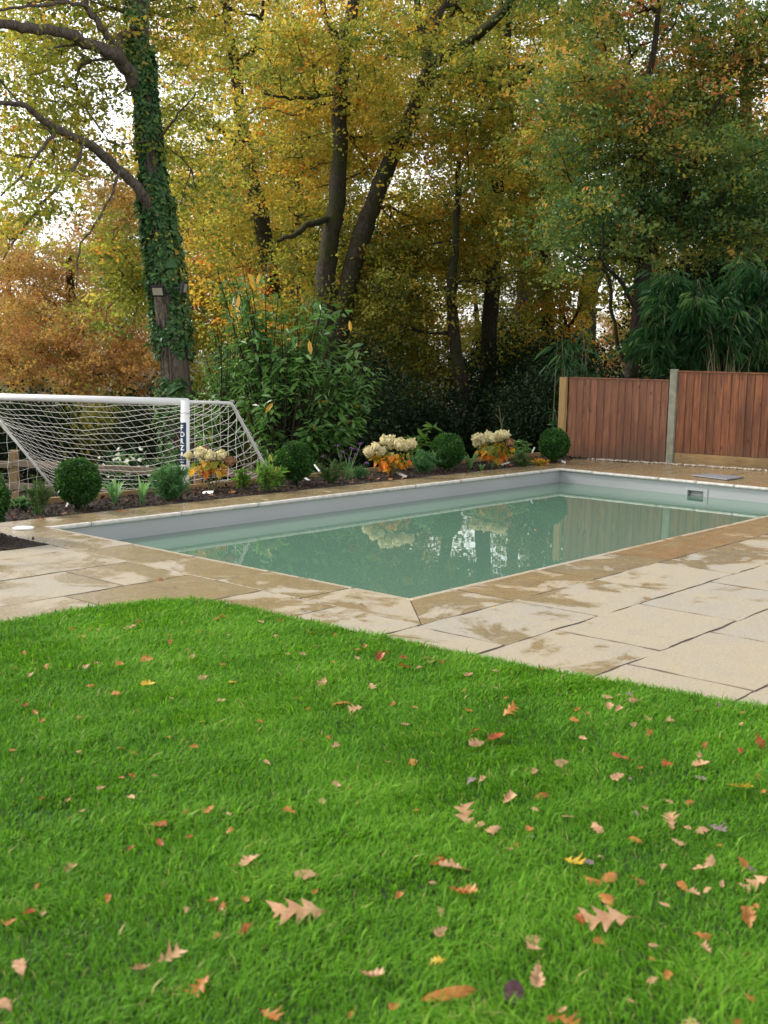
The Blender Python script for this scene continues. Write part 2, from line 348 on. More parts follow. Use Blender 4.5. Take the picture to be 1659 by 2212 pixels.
JOINT = G()
def slab(g, x0, x1, y0, y1, rng, var, wet, z=0.0, gap=.004):
    x0 += gap; x1 -= gap; y0 += gap; y1 -= gap; n = 15
    t = np.linspace(0, 1, n)[:-1]
    def ring(ins, zz, amp):
        e = np.concatenate([np.stack([x0+ins+(x1-x0-2*ins)*t, np.full(n-1, y0+ins)], 1), np.stack([np.full(n-1, x1-ins), y0+ins+(y1-y0-2*ins)*t], 1),
                            np.stack([x1-ins-(x1-x0-2*ins)*t, np.full(n-1, y1-ins)], 1), np.stack([np.full(n-1, x0+ins), y1-ins-(y1-y0-2*ins)*t], 1)])
        return np.concatenate([e + J*amp, np.full((len(e), 1), zz)], 1)
    k = 4*(n-1); J = rng.randn(k, 2)*.0036; J = (J + np.roll(J, 1, 0) + np.roll(J, 2, 0))*.75
    A = ring(.003, z, 1); B = ring(0, z-.003, 1); C = ring(0, z-.045, 1)
    V = np.vstack([A, B, C]); i = np.arange(k); i2 = (i+1) % k
    g.add(A, i[None], var=var, aux=wet)
    JOINT.add(V, np.stack([i+k, i2+k, i2, i], 1), np.stack([i+2*k, i2+2*k, i2+k, i+k], 1))      # the buried sides carry the dark jointing grit
def patio():
    rng = np.random.RandomState(11); g = G(); m = JOINT
    def course(y0, y1, joints, wet, tone=.48, tv=.17):
        for a, b in zip(joints[:-1], joints[1:]):
            slab(g, a, b, y0, y1, rng, float(np.clip(tone + tv*rng.randn(), .08, .78)), wet + .05*rng.randn(), rng.randn()*.0012)
    def fill(a, b, st=None):
        out = [a] if st is None else [a]+st
        while out[-1] < b-.5: out.append(out[-1] + rng.choice([.6, .9, .9, 1.2]))
        out[-1] = b; return out
    # field south of the coping (towards the lawn and out of frame to the right)
    course(3.30, YO, [2.0, 3.2, 4.03, 4.87, 5.83, 6.80, 7.75, 8.72, 9.6, 10.5, 11.4, 12.3, 13.2, XE], .47, .45)
    course(2.66, 3.30, [2.0, 3.3, 4.2, 5.36, 6.32, 7.32, 8.3, 8.9, 10.1, 11, 11.9, 12.8, XE], .31, .40)
    course(2.0, 2.66, [2.0, 3.1, 4.1, 5.0, 5.95, 6.9, 7.8, 9, 9.9, 10.8, 12, 13, XE], .24, .40)
    for k in range(7):
        y1 = 2.0 - .62*k; course(y1-.62, y1, fill(2.0+rng.rand()*.3, XE), .30)
    # field west of the coping
    course(7.25, YE, [3.3, 4.0, 4.2], .5, .3) if False else None
    course(6.57, 7.25, [1.2, 2.2, 3.1, 3.62, XO], .43, .30)
    course(5.90, 6.57, [1.0, 1.9, 2.9, 4.38, XO], .46, .36)
    course(5.20, 5.90, [.8, 2.0, 3.0, 3.935, XO], .46, .40)
    course(4.55, 5.20, [.8, 2.2, 3.4, 4.2, XO], .44, .42)
    course(YO, 4.55, [.8, 2.0, 3.0, 4.0, XO], .42, .42)
    course(7.25, 7.56, [-1, .5, 1.9, 3.2, 4.28, XO], .44, .15, .06)
    # field east of the coping, up to the fence
    for k in range(12):
        y1 = YE + .0 - .9*k
        for a, b in ((XE, XE+.5), (XE+.5, XE+1.06), (XE+1.06, XE+1.62)):
            if a > XE+1 and y1 > 8.3: continue
            slab(g, a, b, y1-.9+.25*(a > XE), y1+.25*(a > XE), rng, float(np.clip(.80+.08*rng.randn(), .6, 1)), .68, rng.randn()*.001)
    # mortar bed under everything
    def sheet(x0, x1, y0, y1): m.add([(x0, y0, -.005), (x1, y0, -.005), (x1, y1, -.005), (x0, y1, -.005)], [[0, 1, 2, 3]])
    sheet(.8, XE, -2.4, YO-.003); sheet(.8, XO-.003, YO-.003, 7.555); sheet(XE, XE+1.06, -2.4, YE); sheet(XE+1.06, XE+1.62, -2.4, 8.1)
    kind(g.build('patio', STONE), 'structure'); kind(m.build('paving_joints', MORTAR), 'structure')
patio()

def coping(pool):
    rng = np.random.RandomState(5); g = G(); e = G(); e2 = G(); sides = G()
    def piece(o, al, ac, s0, s1, m0, m1, var, wet):
        """nose profile across (ac points away from the pool), mitred by m0 / m1"""
        prof = [(CWD, -.0015), (CWD-.0015, 0)] + [(.018, 0.0)]
        nose = [(.018, 0.0), (.004, -.0005)] + [(-.006+.018*math.cos(a) - .018, -.0185+.018*math.sin(a)) for a in np.linspace(PI/2, 3*PI/2, 7)] + [(.0, -.04), (.018, -.04)]
        for pr, gg, dull in (([(CWD, -.045), (CWD, -.0015)], sides, 0), (prof, g, 0), (nose, e2 if (al[0] and ac[1] < 0) or (al[1] and ac[0] < 0) else e, 1)):
            n = 14 if dull else 2; k = len(pr); V = []
            zj = rng.randn()*.0008
            for t in np.linspace(0, 1, n):
                jj = rng.randn()*.0022*dull
                for (c, z) in pr:
                    a = (s0 + .004 + max(c, -.02)*m0)*(1-t) + (s1 - .004 + max(c, -.02)*m1)*t
                    c2 = c + (jj if dull and c < .011 else 0)
                    V.append(o + al*a + ac*c2 + UP*(z+zj))
            i = np.arange(n-1)[:, None]*k; j = np.arange(k-1)[None]
            Q = np.stack([i+j, i+k+j, i+k+j+1, i+j+1], -1).reshape(-1, 4)
            sgn = np.dot(np.cross(al, ac), UP)
            if sgn > 0: Q = Q[:, ::-1]
            caps = [np.arange(k)[None], (np.arange(k)[::-1] + (n-1)*k)[None]] if True else []
            gg.add(V, Q, *(caps if k > 2 else []), var=var, aux=wet - (.22 if dull else 0))
    X, Y = NA([1.0, 0, 0]), NA([0, 1.0, 0])
    def run(o, al, ac, L, cuts, tones, wets):
        c = [0] + cuts + [L]
        for q, (a, b) in enumerate(zip(c[:-1], c[1:])):
            piece(NA(o, float), al, ac, a, b, -1 if q == 0 else 0, 1 if q == len(c)-2 else 0, tones[q % len(tones)], wets[q % len(wets)])
    L, Wd = X1-X0, Y1-Y0
    run((X0, Y0, 0), X, -Y, L, [.45, 1.45, 2.48, 3.45, 4.4, 5.4, 6.3, 7.2], [.52, .80, .13, .99, .93, .84, .78, .9, .84], [.50, .54, .56, .62, .60, .60, .62, .6, .6])
    run((X0, Y1, 0), X, Y, L, [.43, 1.42, 2.40, 3.34, 4.14, 4.89, 5.76, 6.7, 7.55], [.4, .5, .55, .68, .55, .62, .6, .64, .62, .66], [.52, .56, .58, .60, .60, .62, .62, .62, .62, .62])
    run((X0, Y0, 0), Y, -X, Wd, [.49, 1.27, 2.07, 2.8], [.72, .48, .52, .40, .36], [.47, .50, .50, .52, .50])
    run((X1, Y0, 0), Y, X, Wd, [.5, 1.43, 1.93, 2.45, 3.43], [.8, .86, .78, .85, .9, .8], [.68])
    g.build('coping', STONE, pool); sides.build('coping_side', MORTAR, pool); e.build('coping_nose', NOSE, pool, smooth=True); e2.build('coping_nose', STONE, pool, smooth=True)

pool = thing('swimming_pool', 'rectangular in-ground swimming pool with grey liner and sandstone coping, full of milky green water', 'swimming pool', (9.4, 6.35, 0))
coping(pool)
def basin():
    g = G(); zt, zb = -.041, -1.4; c = [(X0, Y0), (X1, Y0), (X1, Y1), (X0, Y1)]
    sx, sy0, sy1, sz0, sz1 = X1, 6.215, 6.43, -.265, -.125          # skimmer mouth cut out of the east wall
    for q, (a, b) in enumerate(zip(c, c[1:]+c[:1])):
        if q == 1:
            for (ya, yb, za, zc) in ((Y0, sy0, zb, zt), (sy1, Y1, zb, zt), (sy0, sy1, sz1, zt), (sy0, sy1, zb, sz0)):
                g.add([(sx, ya, za), (sx, yb, za), (sx, yb, zc), (sx, ya, zc)], [[3, 2, 1, 0]][0:1])
        else: g.add([(*a, zb), (*b, zb), (*b, zt), (*a, zt)], [[3, 2, 1, 0]])
    g.add([(*q, zb) for q in c], [[0, 1, 2, 3]]); g.build('liner', LINER, pool)
    s = G()   # skimmer: faceplate frame, throat and weir flap
    def fr(y0, y1, z0, z1): box(s, (sx-.004, (y0+y1)/2, (z0+z1)/2), (.0045, 0, 0), (0, (y1-y0)/2, 0), (0, 0, (z1-z0)/2))
    fr(6.16, 6.215, -.30, -.085); fr(6.43, 6.475, -.30, -.085); fr(6.215, 6.43, -.125, -.085); fr(6.215, 6.43, -.30, -.265)
    sk = s.build('skimmer', LINER, pool, bevel=.002)
    t = G(); x2 = sx+.16
    t.add([(sx, sy0, sz0), (sx, sy1, sz0), (sx, sy1, sz1), (sx, sy0, sz1), (x2, sy0, sz0), (x2, sy1, sz0), (x2, sy1, sz1), (x2, sy0, sz1)],
          [[0, 4, 5, 1], [1, 5, 6, 2], [2, 6, 7, 3], [3, 7, 4, 0], [4, 7, 6, 5]])
    t.build('throat', LINER, sk)
    f = G(); box(f, (sx+.05, 6.322, -.19), (.003, 0, 0), (0, .098, 0), (.03, 0, .055)); f.build('flap', LINER, sk)
basin()
wz = -.19
wg = G(); wg.add([(X0, Y0, wz), (X1, Y0, wz), (X1, Y1, wz), (X0, Y1, wz)], [[0, 1, 2, 3]])
wg.add([(X1, 6.216, wz), (X1+.155, 6.216, wz), (X1+.155, 6.429, wz), (X1, 6.429, wz)], [[0, 1, 2, 3]])
kind(wg.build('water', WATERM), 'structure')

g = G(); q0 = at(1494, 1029); q1 = at(1530, 1025.5); q2 = at(1607, 1033); q3 = at(1570, 1038.5)
Q_ = NA([q0, q3, q2, q1]); Q_[:, 2] = 0.006; c_ = Q_.mean(0)
g.add(np.vstack([Q_, Q_*[1, 1, 0]+[0, 0, .022]]), [[3, 2, 1, 0], [4, 5, 6, 7], [0, 1, 5, 4], [1, 2, 6, 5], [2, 3, 7, 6], [3, 0, 4, 7]])
tag(g.build('access_cover', GREYP, bevel=.004), 'flat square grey cover plate lying on the patio above the pool skimmer', 'cover')
def disc(c, r, h, mat, name):
    g = G(); th = np.arange(28)/28*2*PI; ring = lambda rr, z: np.stack([c[0]+rr*np.cos(th), c[1]+rr*np.sin(th), np.full(28, z)], 1)
    V = np.vstack([ring(r, .001), ring(r, h*.6), ring(r*.93, h), ring(r*.3, h), ring(r*.27, h-.002)]); i = np.arange(28); i2 = (i+1) % 28
    g.add(V, *[np.stack([i+28*k, i2+28*k, i2+28*(k+1), i+28*(k+1)], 1) for k in range(4)], (i+112)[None]); return g.build(name, mat, smooth=False)
tag(disc(at(51, 1142), .088, .012, WPLAST, 'round_lid'), 'round white plastic lid set in the coping at the left pool corner', 'lid')

# ------------------------------------------------------------------ beds
def soil():
    rng = np.random.RandomState(8); g = G()
    def patch(x0, x1, y0, y1, nx, ny):
        xs, ys = np.linspace(x0, x1, nx), np.linspace(y0, y1, ny); X_, Y_ = np.meshgrid(xs, ys, indexing='ij')
        Z = -.012 + .022*rng.rand(nx, ny) + .012*np.sin(X_*3.1)*np.sin(Y_*7); Z[:, 0] = -.012; i, j = np.meshgrid(np.arange(nx-1), np.arange(ny-1), indexing='ij'); i = i.ravel(); j = j.ravel()
        g.add(np.stack([X_, Y_, Z], -1).reshape(-1, 3), np.stack([i*ny+j, (i+1)*ny+j, (i+1)*ny+j+1, i*ny+j+1], -1))
    patch(XO, 15.1, YE+.002, 9.58, 260, 24); patch(1.0, XO-.004, 7.56, 9.58, 90, 50)
    kind(g.build('flower_bed', SOIL), 'structure')
    c = G(); n = 7000
    x = np.where(rng.rand(n) < .72, XO + rng.rand(n)*(15-XO), 2.5+rng.rand(n)*(XO-2.5)); y = np.where(x > XO, YE+.03+rng.rand(n)*.7, 7.6+rng.rand(n)*1.9)
    P = np.stack([x, y, .008+.015*rng.rand(n)], 1); leaves(c, rng, P, .022, T_OAK, spread=.6, svar=.4, var=.35, vvar=.3)
    kind(c.build('bark_mulch', CHIP), 'stuff')
soil()
g = G()
for a, b in ((1.0, 4.6), (4.606, 7.0), (7.006, 9.4), (9.406, 11.8), (11.806, 15.0)): box(g, ((a+b)/2, 9.60, -.02), ((b-a)/2, 0, 0), (0, .02, 0), (0, 0, .075), var=np.random.RandomState(int(a*10)).rand())
tag(g.build('timber_edging', W_NEWH, bevel=.003), 'long pale timber board edging the back of the flower bed', 'edging')

def pebbles():
    rng = np.random.RandomState(4); g = G(); n = 1100
    T = nrm(NA([(1, 0, 0), (-1, 0, 0), (0, 1, 0), (0, -1, 0), (0, 0, 1), (0, 0, -1), (1, 1, 1), (-1, 1, 1), (1, -1, 1), (-1, -1, 1), (1, 1, -1), (-1, 1, -1), (1, -1, -1), (-1, -1, -1)]).astype(float))
    Fq = []
    for cx, cy, cz in ((1, 1, 1), (-1, 1, 1), (1, -1, 1), (-1, -1, 1), (1, 1, -1), (-1, 1, -1), (1, -1, -1), (-1, -1, -1)):
        a, b, c = (0 if cx > 0 else 1), (2 if cy > 0 else 3), (4 if cz > 0 else 5); k = 6 + (cx < 0) + 2*(cy < 0) + 4*(cz < 0); s = cx*cy*cz
        for p, q in ((a, b), (b, c), (c, a)): Fq.append((p, q, k) if s > 0 else (q, p, k))
    Fq = NA(Fq)
    t = rng.rand(n); y = 8.75 - t*5.5; xl = np.interp(-y, [-9.16, -7.75, -5.79, -3.83, -3.0], [14.99, 15.405, 15.70, 16.0, 16.1]); x = xl - .04 - .16*rng.rand(n)
    for i in range(n):
        s = .011*np.exp(.3*rng.randn()); V = T*[s*1.2, s, s*.7]*(1+.2*rng.randn(14, 1)); a = rng.rand()*6; c, q = math.cos(a), math.sin(a)
        V = V@NA([[c, -q, 0], [q, c, 0], [0, 0, 1]]); g.add(V + [x[i], y[i], .006+.012*rng.rand()], Fq, var=rng.rand())
    kind(g.build('gravel_strip', PEBBLE, smooth=True), 'stuff')
pebbles()

# ------------------------------------------------------------------ lawn
LAWN = NA([(-3, 5.55), (1.5, 5.52), (3.25, 5.49), (3.69, 5.49), (4.02, 5.43), (4.28, 5.33), (4.44, 5.14), (4.47, 4.86), (4.46, 4.41), (4.50, 3.8), (4.55, 3.05), (4.62, 2.6), (4.68, 2.26), (4.74, 1.83), (4.85, 0), (4.9, -3), (-3, -3)])
def inpoly(P, poly):
    x, y = P[:, 0], P[:, 1]; ins = np.zeros(len(P), bool); n = len(poly)
    for i in range(n):
        (xa, ya), (xb, yb) = poly[i], poly[(i+1) % n]
        if ya == yb: continue
        c = ((ya > y) != (yb > y)); ins ^= c & (x < (xb-xa)*(y-ya)/(yb-ya)+xa)
    return ins
def lawn():
    rng = np.random.RandomState(21); g = G(); V = np.hstack([LAWN, np.full((len(LAWN), 1), .014)]); V2 = V*[1, 1, 0]-[0, 0, .03]; k = len(V); i = np.arange(k); i2 = (i+1) % k
    g.add(np.vstack([V, V2]), i[::-1][None], np.stack([i, i2, i2+k, i+k], 1)); kind(g.build('lawn', LAWNM), 'structure')
    n = 1500000; P = np.stack([rng.rand(n)*7.9-3, rng.rand(n)*8.5-3, np.zeros(n)], 1)
    px, py, z = proj(P); inside = inpoly(P, LAWN + 0) & (z > .5)
    vis = (px > -120) & (px < 1780) & (py < 2330) & (z > 0)
    side = (px > -900) & (px < 2600) & (py < 3200) & (z > 0)
    keep = inside & ((vis & (rng.rand(n) < np.clip(1.15-.10*(z-2.5), .55, 1))) | (side & ~vis & (rng.rand(n) < .22)))
    P = P[keep]; n = len(P)
    c1 = snoise(P, 5.0, 1); c2 = snoise(P, 1.6, 2); c3 = snoise(P, 14.0, 6)
    hgt = (.025 + .003*c1 + .004*c3)*np.exp(.30*rng.randn(n)); wid = .0015*np.exp(.32*rng.randn(n))*(1+1.1*(rng.rand(n) < .07))*(1+.12*np.clip(z[keep]-3, 0, 4))
    # each tuft leans its own way, the blades in it follow loosely
    ang = 1.6*snoise(P, 3.3, 3) + 1.6*snoise(P, 17.0, 4) + 1.25*rng.randn(n) + .6
    lean = np.clip(.30 + .10*c2 + .15*c3 + .40*np.abs(rng.randn(n)), .05, 1.3)
    d = np.stack([np.cos(ang), np.sin(ang), np.zeros(n)], 1); s = np.stack([-np.sin(ang+rng.randn(n)*.5), np.cos(ang), np.zeros(n)], 1)
    P[:, 2] = .012
    h = hgt[:, None]; L = lean[:, None]; w_ = wid[:, None]
    m = P + UP*h*.55 + d*h*L*.35; t = P + UP*h*(1-.25*L) + d*h*L*1.25
    V = np.stack([P - s*w_, P + s*w_, m + s*w_*.85, m - s*w_*.85, t], 1)
    b = np.arange(n)*5; Q = np.stack([b, b+1, b+2, b+3], 1); T = np.stack([b+3, b+2, b+4], 1)
    var = np.clip(.45 + .07*c1 + .08*c2 + .07*c3 + .17*rng.randn(n), 0, .93); straw = rng.rand(n) < .012 + .02*(c3 > .8); var[straw] = 1
    g2 = G(); g2.add(V.reshape(-1, 3), Q, T, var=np.repeat(var, 5)); kind(g2.build('grass', GRASSM), 'stuff'); print('blades', n)
lawn()

# ================================================================== FENCES
def fence():
    t = thing('garden_fence', 'red-brown closeboard garden fence with concrete post behind the pool', 'fence', (15.3, 7.0, 0))
    rng = np.random.RandomState(31)
    def panel(a, b, z0, z1, mat, label=None):
        a = NA([*a, 0.0]); b = NA([*b, 0.0]); L = np.linalg.norm(b-a); al = (b-a)/L; nn = np.cross(al, UP)
        if nn@(-FH) < 0: nn = -nn
        g = G(); n = int(round(L/.105)); wd = L/n
        for i in range(n):
            c = a + al*(i+.5)*wd; th = .009+.003*rng.rand(); tilt = .006
            x1 = al*(wd*.56); ctr = c + UP*(z0+z1)/2 + nn*(.004*rng.randn()*.4)
            box(g, ctr, (x1 + nn*tilt), UP*((z1-z0)/2 - .004*rng.rand()), np.cross(x1+nn*tilt, UP)/np.linalg.norm(x1)*th/1.4, var=rng.rand())
        p = g.build('panel', mat, t, bevel=.0015)
        h = G(); bar(h, a+UP*(z1+.012), b+UP*(z1+.012), .05, .022); h.build('capping_rail', mat, p)
        return p
    p0 = (14.99, 9.16); p1 = (15.405, 7.75); p2 = (15.425, 7.60); p3 = (15.70, 5.79); p4 = (15.72, 5.64); p5 = (16.0, 3.83)
    zt1 = 1.5-(815-771)/2468*17.3
    k = panel(p0, p1, .02, 1.20, W_RED); k['label'] = 'shorter pinkish red-brown left fence panel'
    k = panel(p2, p3, .17, 1.335, W_ORG); k['label'] = 'taller orange-brown fence panel right of the concrete post'
    panel(p4, p5, .17, 1.32, W_ORG)
    def gb(a, b):
        g = G(); bar(g, NA([*a, .085]), NA([*b, .085]), .035, .165, var=.5); g.build('gravel_board', W_NEWH, t, bevel=.003)
    gb(p2, p3); gb(p4, p5)
    g = G(); bar(g, (14.965, 9.25, -.1), (14.965, 9.25, 1.215), .10, .10, up=NA([.2, -1, 0])); k = g.build('post', W_NEW, t, bevel=.004); k['label'] = 'pale new timber end post'
    for x, y in ((15.42, 7.675), (15.71, 5.715), (16.01, 3.75)):
        g = G(); bar(g, (x, y, -.1), (x, y, 1.375), .09, .10, up=NA([.2, -1, 0])); k = g.build('post', CONC, t, bevel=.008); k['label'] = 'grey concrete post'
fence()
def rail_fence():
    t = thing('post_and_rail_fence', 'low post and rail fence of weathered wood behind the goal net', 'fence', (9, 12.5, -.8))
    a, b = pt(-260, 1000, 17.0), pt(900, 1030, 15.0)
    def q(px, z):
        f = (px+260)/1160.0; d = 17.0 - 2.0*f; x = pt(px, 1000, d); return NA([x[0], x[1], z])
    for px in (-215, 31, 428, 800):
        zt = 1.5 - (980-750)/2468*q(px, 0).dot(FH)
        g = G(); bar(g, q(px, -1.1), q(px, .02 if px < 100 else -.16), .115, .115, up=RH, var=.5); k = g.build('post', W_NEW, t, bevel=.006)
    for z in (-.17, -.50):
        for i, (u, v) in enumerate(((-215, 31), (31, 428), (428, 800))):
            g = G(); bar(g, q(u, z+.01*i)-FH*.06, q(v, z-.02)-FH*.06, .04, .10, var=.2+.3*i); g.build('rail', W_RAIL, t, bevel=.01)
rail_fence()

# ================================================================== FOOTBALL GOAL
def goal():
    rng = np.random.RandomState(41)
    RT = pt(400, 868, 12.5); RT = RT.copy(); zg = -.78
    cr = nrm(-RH*math.cos(math.radians(19)) + FH*math.sin(math.radians(19))); sd_ = nrm(RH*math.sin(math.radians(19)) + FH*math.cos(math.radians(19)))
    LT = RT + cr*3.6; d_ = LT@FH
    # the goal stands on ground that falls a little to the left, so the bar is set to the level the photo shows
    tgt = pt(0, 865, (RT + cr*2.55)@F - (EYE*F[2])); LT[2] = RT[2] - .035
    RR = RT + sd_*1.12; RR[2] = RT[2] - .05; LR = LT + sd_*1.12; LR[2] = LT[2] - .05
    RB = RT + sd_*3.1; RB[2] = zg-.05; LB = LT + sd_*3.1; LB[2] = zg-.1
    t = thing('football_goal', 'white football goal with rope net standing behind the flower bed', 'football goal', (*(RT[:2]), zg))
    g = G(); tube(g, [NA([RT[0], RT[1], zg]), RT+UP*.012], .049, 20); post = g.build('post', WHITE, t, smooth=True)
    g = G(); tube(g, [NA([LT[0], LT[1], zg-.05]), LT+UP*.012], .049, 20); g.build('post', WHITE, t, smooth=True)
    g = G(); tube(g, [RT - cr*.03, LT], .040, 20); g.build('crossbar', WHITE, t, smooth=True)
    g = G(); box(g, RT-UP*.118, RH*.0505, FH*.0505, UP*.0012); g.build('joint_seam', GREYP, post)
    for a, b, c in ((RT, RR, RB), (LT, LR, LB)):
        k1 = b + nrm(a-b)*.07; k2 = b + nrm(c-b)*.07
        g = G(); P = [a, k1, b*.75+k1*.125+k2*.125, k2, c, NA([a[0], a[1], c[2]+.05])]
        tube(g, [a, a*.5+k1*.5, k1, b*.55+k1*.225+k2*.225, k2, k2*.5+c*.5, c], .019, 10); tube(g, [c, c*.5+P[-1]*.5, P[-1]], .019, 8)
        g.build('side_frame', WHITE, t, smooth=True)
    g = G(); tube(g, [RB, LB], .019, 8); g.build('ground_bar', WHITE, t, smooth=True)
    # net: squares of cord, slack between the frames
    net = G(); R_ = .0023
    def curve(T, Rr, B, s):      # down the side frame: top, rear corner, base ; s 0..1
        l1, l2 = np.linalg.norm(Rr-T), np.linalg.norm(B-Rr); q = s*(l1+l2)
        return np.where((q < l1)[:, None], T + (Rr-T)*np.clip(q/l1, 0, 1)[:, None], Rr + (B-Rr)*np.clip((q-l1)/l2, 0, 1)[:, None])
    def back_pt(u, v):
        a = curve(RT, RR, RB, v); b = curve(LT, LR, LB, v); p = a*(1-u)[:, None] + b*u[:, None]
        bow = 4*u*(1-u); dl = (RT*(1-v)[:, None] + RB*v[:, None])*(1-u)[:, None] + (LT*(1-v)[:, None] + LB*v[:, None])*u[:, None]; wq = (bow**.6*.85)[:, None]; p = p*(1-wq) + dl*wq
        p = p - UP*(.16*bow*np.sin(PI*np.clip(v, 0, 1))**.8)[:, None] - sd_*(.12*bow*np.sin(PI*v))[:, None]
        return p
    def cordline(P): 
        P = P + .002*rng.randn(*P.shape); tube(net, P, R_, 4, cap=False)
    nu, nv = 34, 27
    for i in range(nu+1):
        v = np.linspace(0, 1, 40); wob = .006*np.sin(v*25+rng.rand()*6) ; u = np.clip(i/nu + wob, 0, 1)*np.ones(40); cordline(back_pt(u, v))
    for j in range(nv+1):
        u = np.linspace(0, 1, 46); v = np.clip(j/nv + .006*np.sin(u*30+rng.rand()*6), 0, 1)*np.ones(46); cordline(back_pt(u, v))
    for T, Rr, B in ((RT, RR, RB), (LT, LR, LB)):
        Pb = NA([T[0], T[1], B[2]+.05]); n = 15
        for i in range(n+1):     # uprights from the top bar / sloping bar to the ground, then level cords
            s = i/n; q = Pb*(1-s) + B*s; l1 = np.linalg.norm((Rr-T)[:2])/np.linalg.norm((B-Pb)[:2])
            top = T*(1-s/l1) + Rr*(s/l1) if s < l1 else Rr + (B-Rr)*((s-l1)/(1-l1))
            m = np.linspace(0, 1, 16)[:, None]; cordline(top*(1-m) + q*m + FH*.03*np.sin(PI*m) + sd_*.012*np.sin(m*22+i))
        for j in range(1, 13):
            z = j/13; a = T*(1-z) + Pb*z; zz = a[2]; f = (Rr[2]-zz)/(Rr[2]-B[2]); e = Rr + (B-Rr)*np.clip(f, 0, 1)
            m = np.linspace(0, 1, 16)[:, None]; cordline(a*(1-m) + e*m - UP*.03*np.sin(PI*m) + UP*.008*np.sin(m*20+j))
    # net wrapped round the sloping bar
    for T, Rr, B in ((RT, RR, RB), (LT, LR, LB)):
        for k in range(60):
            s = k/60.0; c = T + (Rr-T)*s*2 if s < .5 else Rr + (B-Rr)*(s-.5)*2; th = rng.rand()*6
            a = c + FH*.022*math.cos(th) + UP*.022*math.sin(th); tube(net, [a, a + RH*.02 + UP*.012, a + RH*.035-UP*.02], R_, 4, cap=False)
    net.build('net', CORD, t)
    # navy sticker with lettering, wrapped on the post
    ang0 = math.atan2(*(( -FH - RH*.62)[[1, 0]])); r = .0502
    def wrap(x, z, rr):          # x metres to the right along the curved face, z height
        a = ang0 + x/.05; return NA([RT[0] + rr*math.cos(a), RT[1] + rr*math.sin(a), z])
    zt = 1.5 + (pt(405, 913, 12.45)[2]-1.5); zb = pt(411, 1006, 12.45)[2]
    g = G(); nx = 12; V = []
    for z in (zt, zt-.012, zb+.012, zb):
        for i in range(nx+1):
            x = -.047 + .094*i/nx; V.append(wrap(x*(1.0 if z not in (zt, zb) else .93), z, r))
    i = np.arange(nx)
    for k in range(3): g.f.setdefault(4, []).append(np.stack([i+(nx+1)*k, i+(nx+1)*k+1, i+(nx+1)*(k+1)+1, i+(nx+1)*(k+1)], 1)[:, ::-1])
    g.add(V); st = g.build('sticker', NAVY, post)
    dg = None; L = G(); ph = .0735
    for q, ch in enumerate('FORZA'):
        cu = bpy.data.curves.new('tmp', 'FONT'); cu.body = ch; cu.size = .078; cu.offset = .0026; cu.align_x = 'CENTER'; cu.resolution_u = 3
        o = bpy.data.objects.new('tmp', cu); COL.objects.link(o); dg = bpy.context.evaluated_depsgraph_get(); me = bpy.data.meshes.new_from_object(o.evaluated_get(dg))
        co = NA([v.co[:] for v in me.vertices]); xs = co[:, 0]; cx = (xs.min()+xs.max())/2; z0 = zt - .028 - ph*q - .056
        tri = []
        for p in me.polygons: tri += [(p.vertices[0], p.vertices[i], p.vertices[i+1]) for i in range(1, len(p.vertices)-1)]
        T3 = co[NA(tri)]
        for _ in range(3):
            a, b, c = T3[:, 0], T3[:, 1], T3[:, 2]; ab, bc, ca = (a+b)/2, (b+c)/2, (c+a)/2; T3 = np.concatenate([np.stack(q_, 1) for q_ in ((a, ab, ca), (ab, b, bc), (ca, bc, c), (ab, bc, ca))])
        W = NA([wrap((x-cx)*1.12 - .004, z0 + y, r+.0008) for x, y, _ in T3.reshape(-1, 3)]); L.add(W, np.arange(len(W)).reshape(-1, 3)); bpy.data.objects.remove(o); bpy.data.curves.remove(cu); bpy.data.meshes.remove(me)
    for z, hw, hh in ((zb+.055, .034, .0022), (zb+.027, .026, .0035)):
        W = [wrap(-.004+x, z+s, r+.0006) for s in (-hh, hh) for x in np.linspace(-hw, hw, 7)]; i = np.arange(6); L.add(W, np.stack([i, i+1, i+8, i+7], 1))
    k = L.build('lettering', STICKW, st); k['label'] = 'white stacked capital letters reading FORZA'
goal()

# ================================================================== TREES
class Skel:
    def __init__(s): s.p = []; s.par = []; s.dr = []; s.fix = []; s.pl = []; s.paths = []
    def path(s, P, parent=-1, rad=None):
        P = np.asarray(P, float); idx = []
        for i, q in enumerate(P):
            pr = parent if i == 0 else len(s.p)-1
            d = P[min(i+1, len(P)-1)] - P[max(i-1, 0)]; s.p.append(q); s.par.append(pr); s.dr.append(nrm(d)); s.fix.append(-1 if rad is None else float(rad[i]))
            s.pl.append(0 if pr < 0 else s.pl[pr] + np.linalg.norm(q - s.p[pr])); idx.append(len(s.p)-1)
        s.paths.append((parent, idx)); return idx
def seg(d, pts, wid):
    """trunk or limb given as (px, py[, depth]) with widths in photo px -> points and radii"""
    P = [pt(q[0], q[1], q[2] if len(q) > 2 else d) for q in pts]; rad = [w_*(q[2] if len(q) > 2 else d)/FPX/2 for q, w_ in zip(pts, wid)]
    return NA(P), NA(rad)
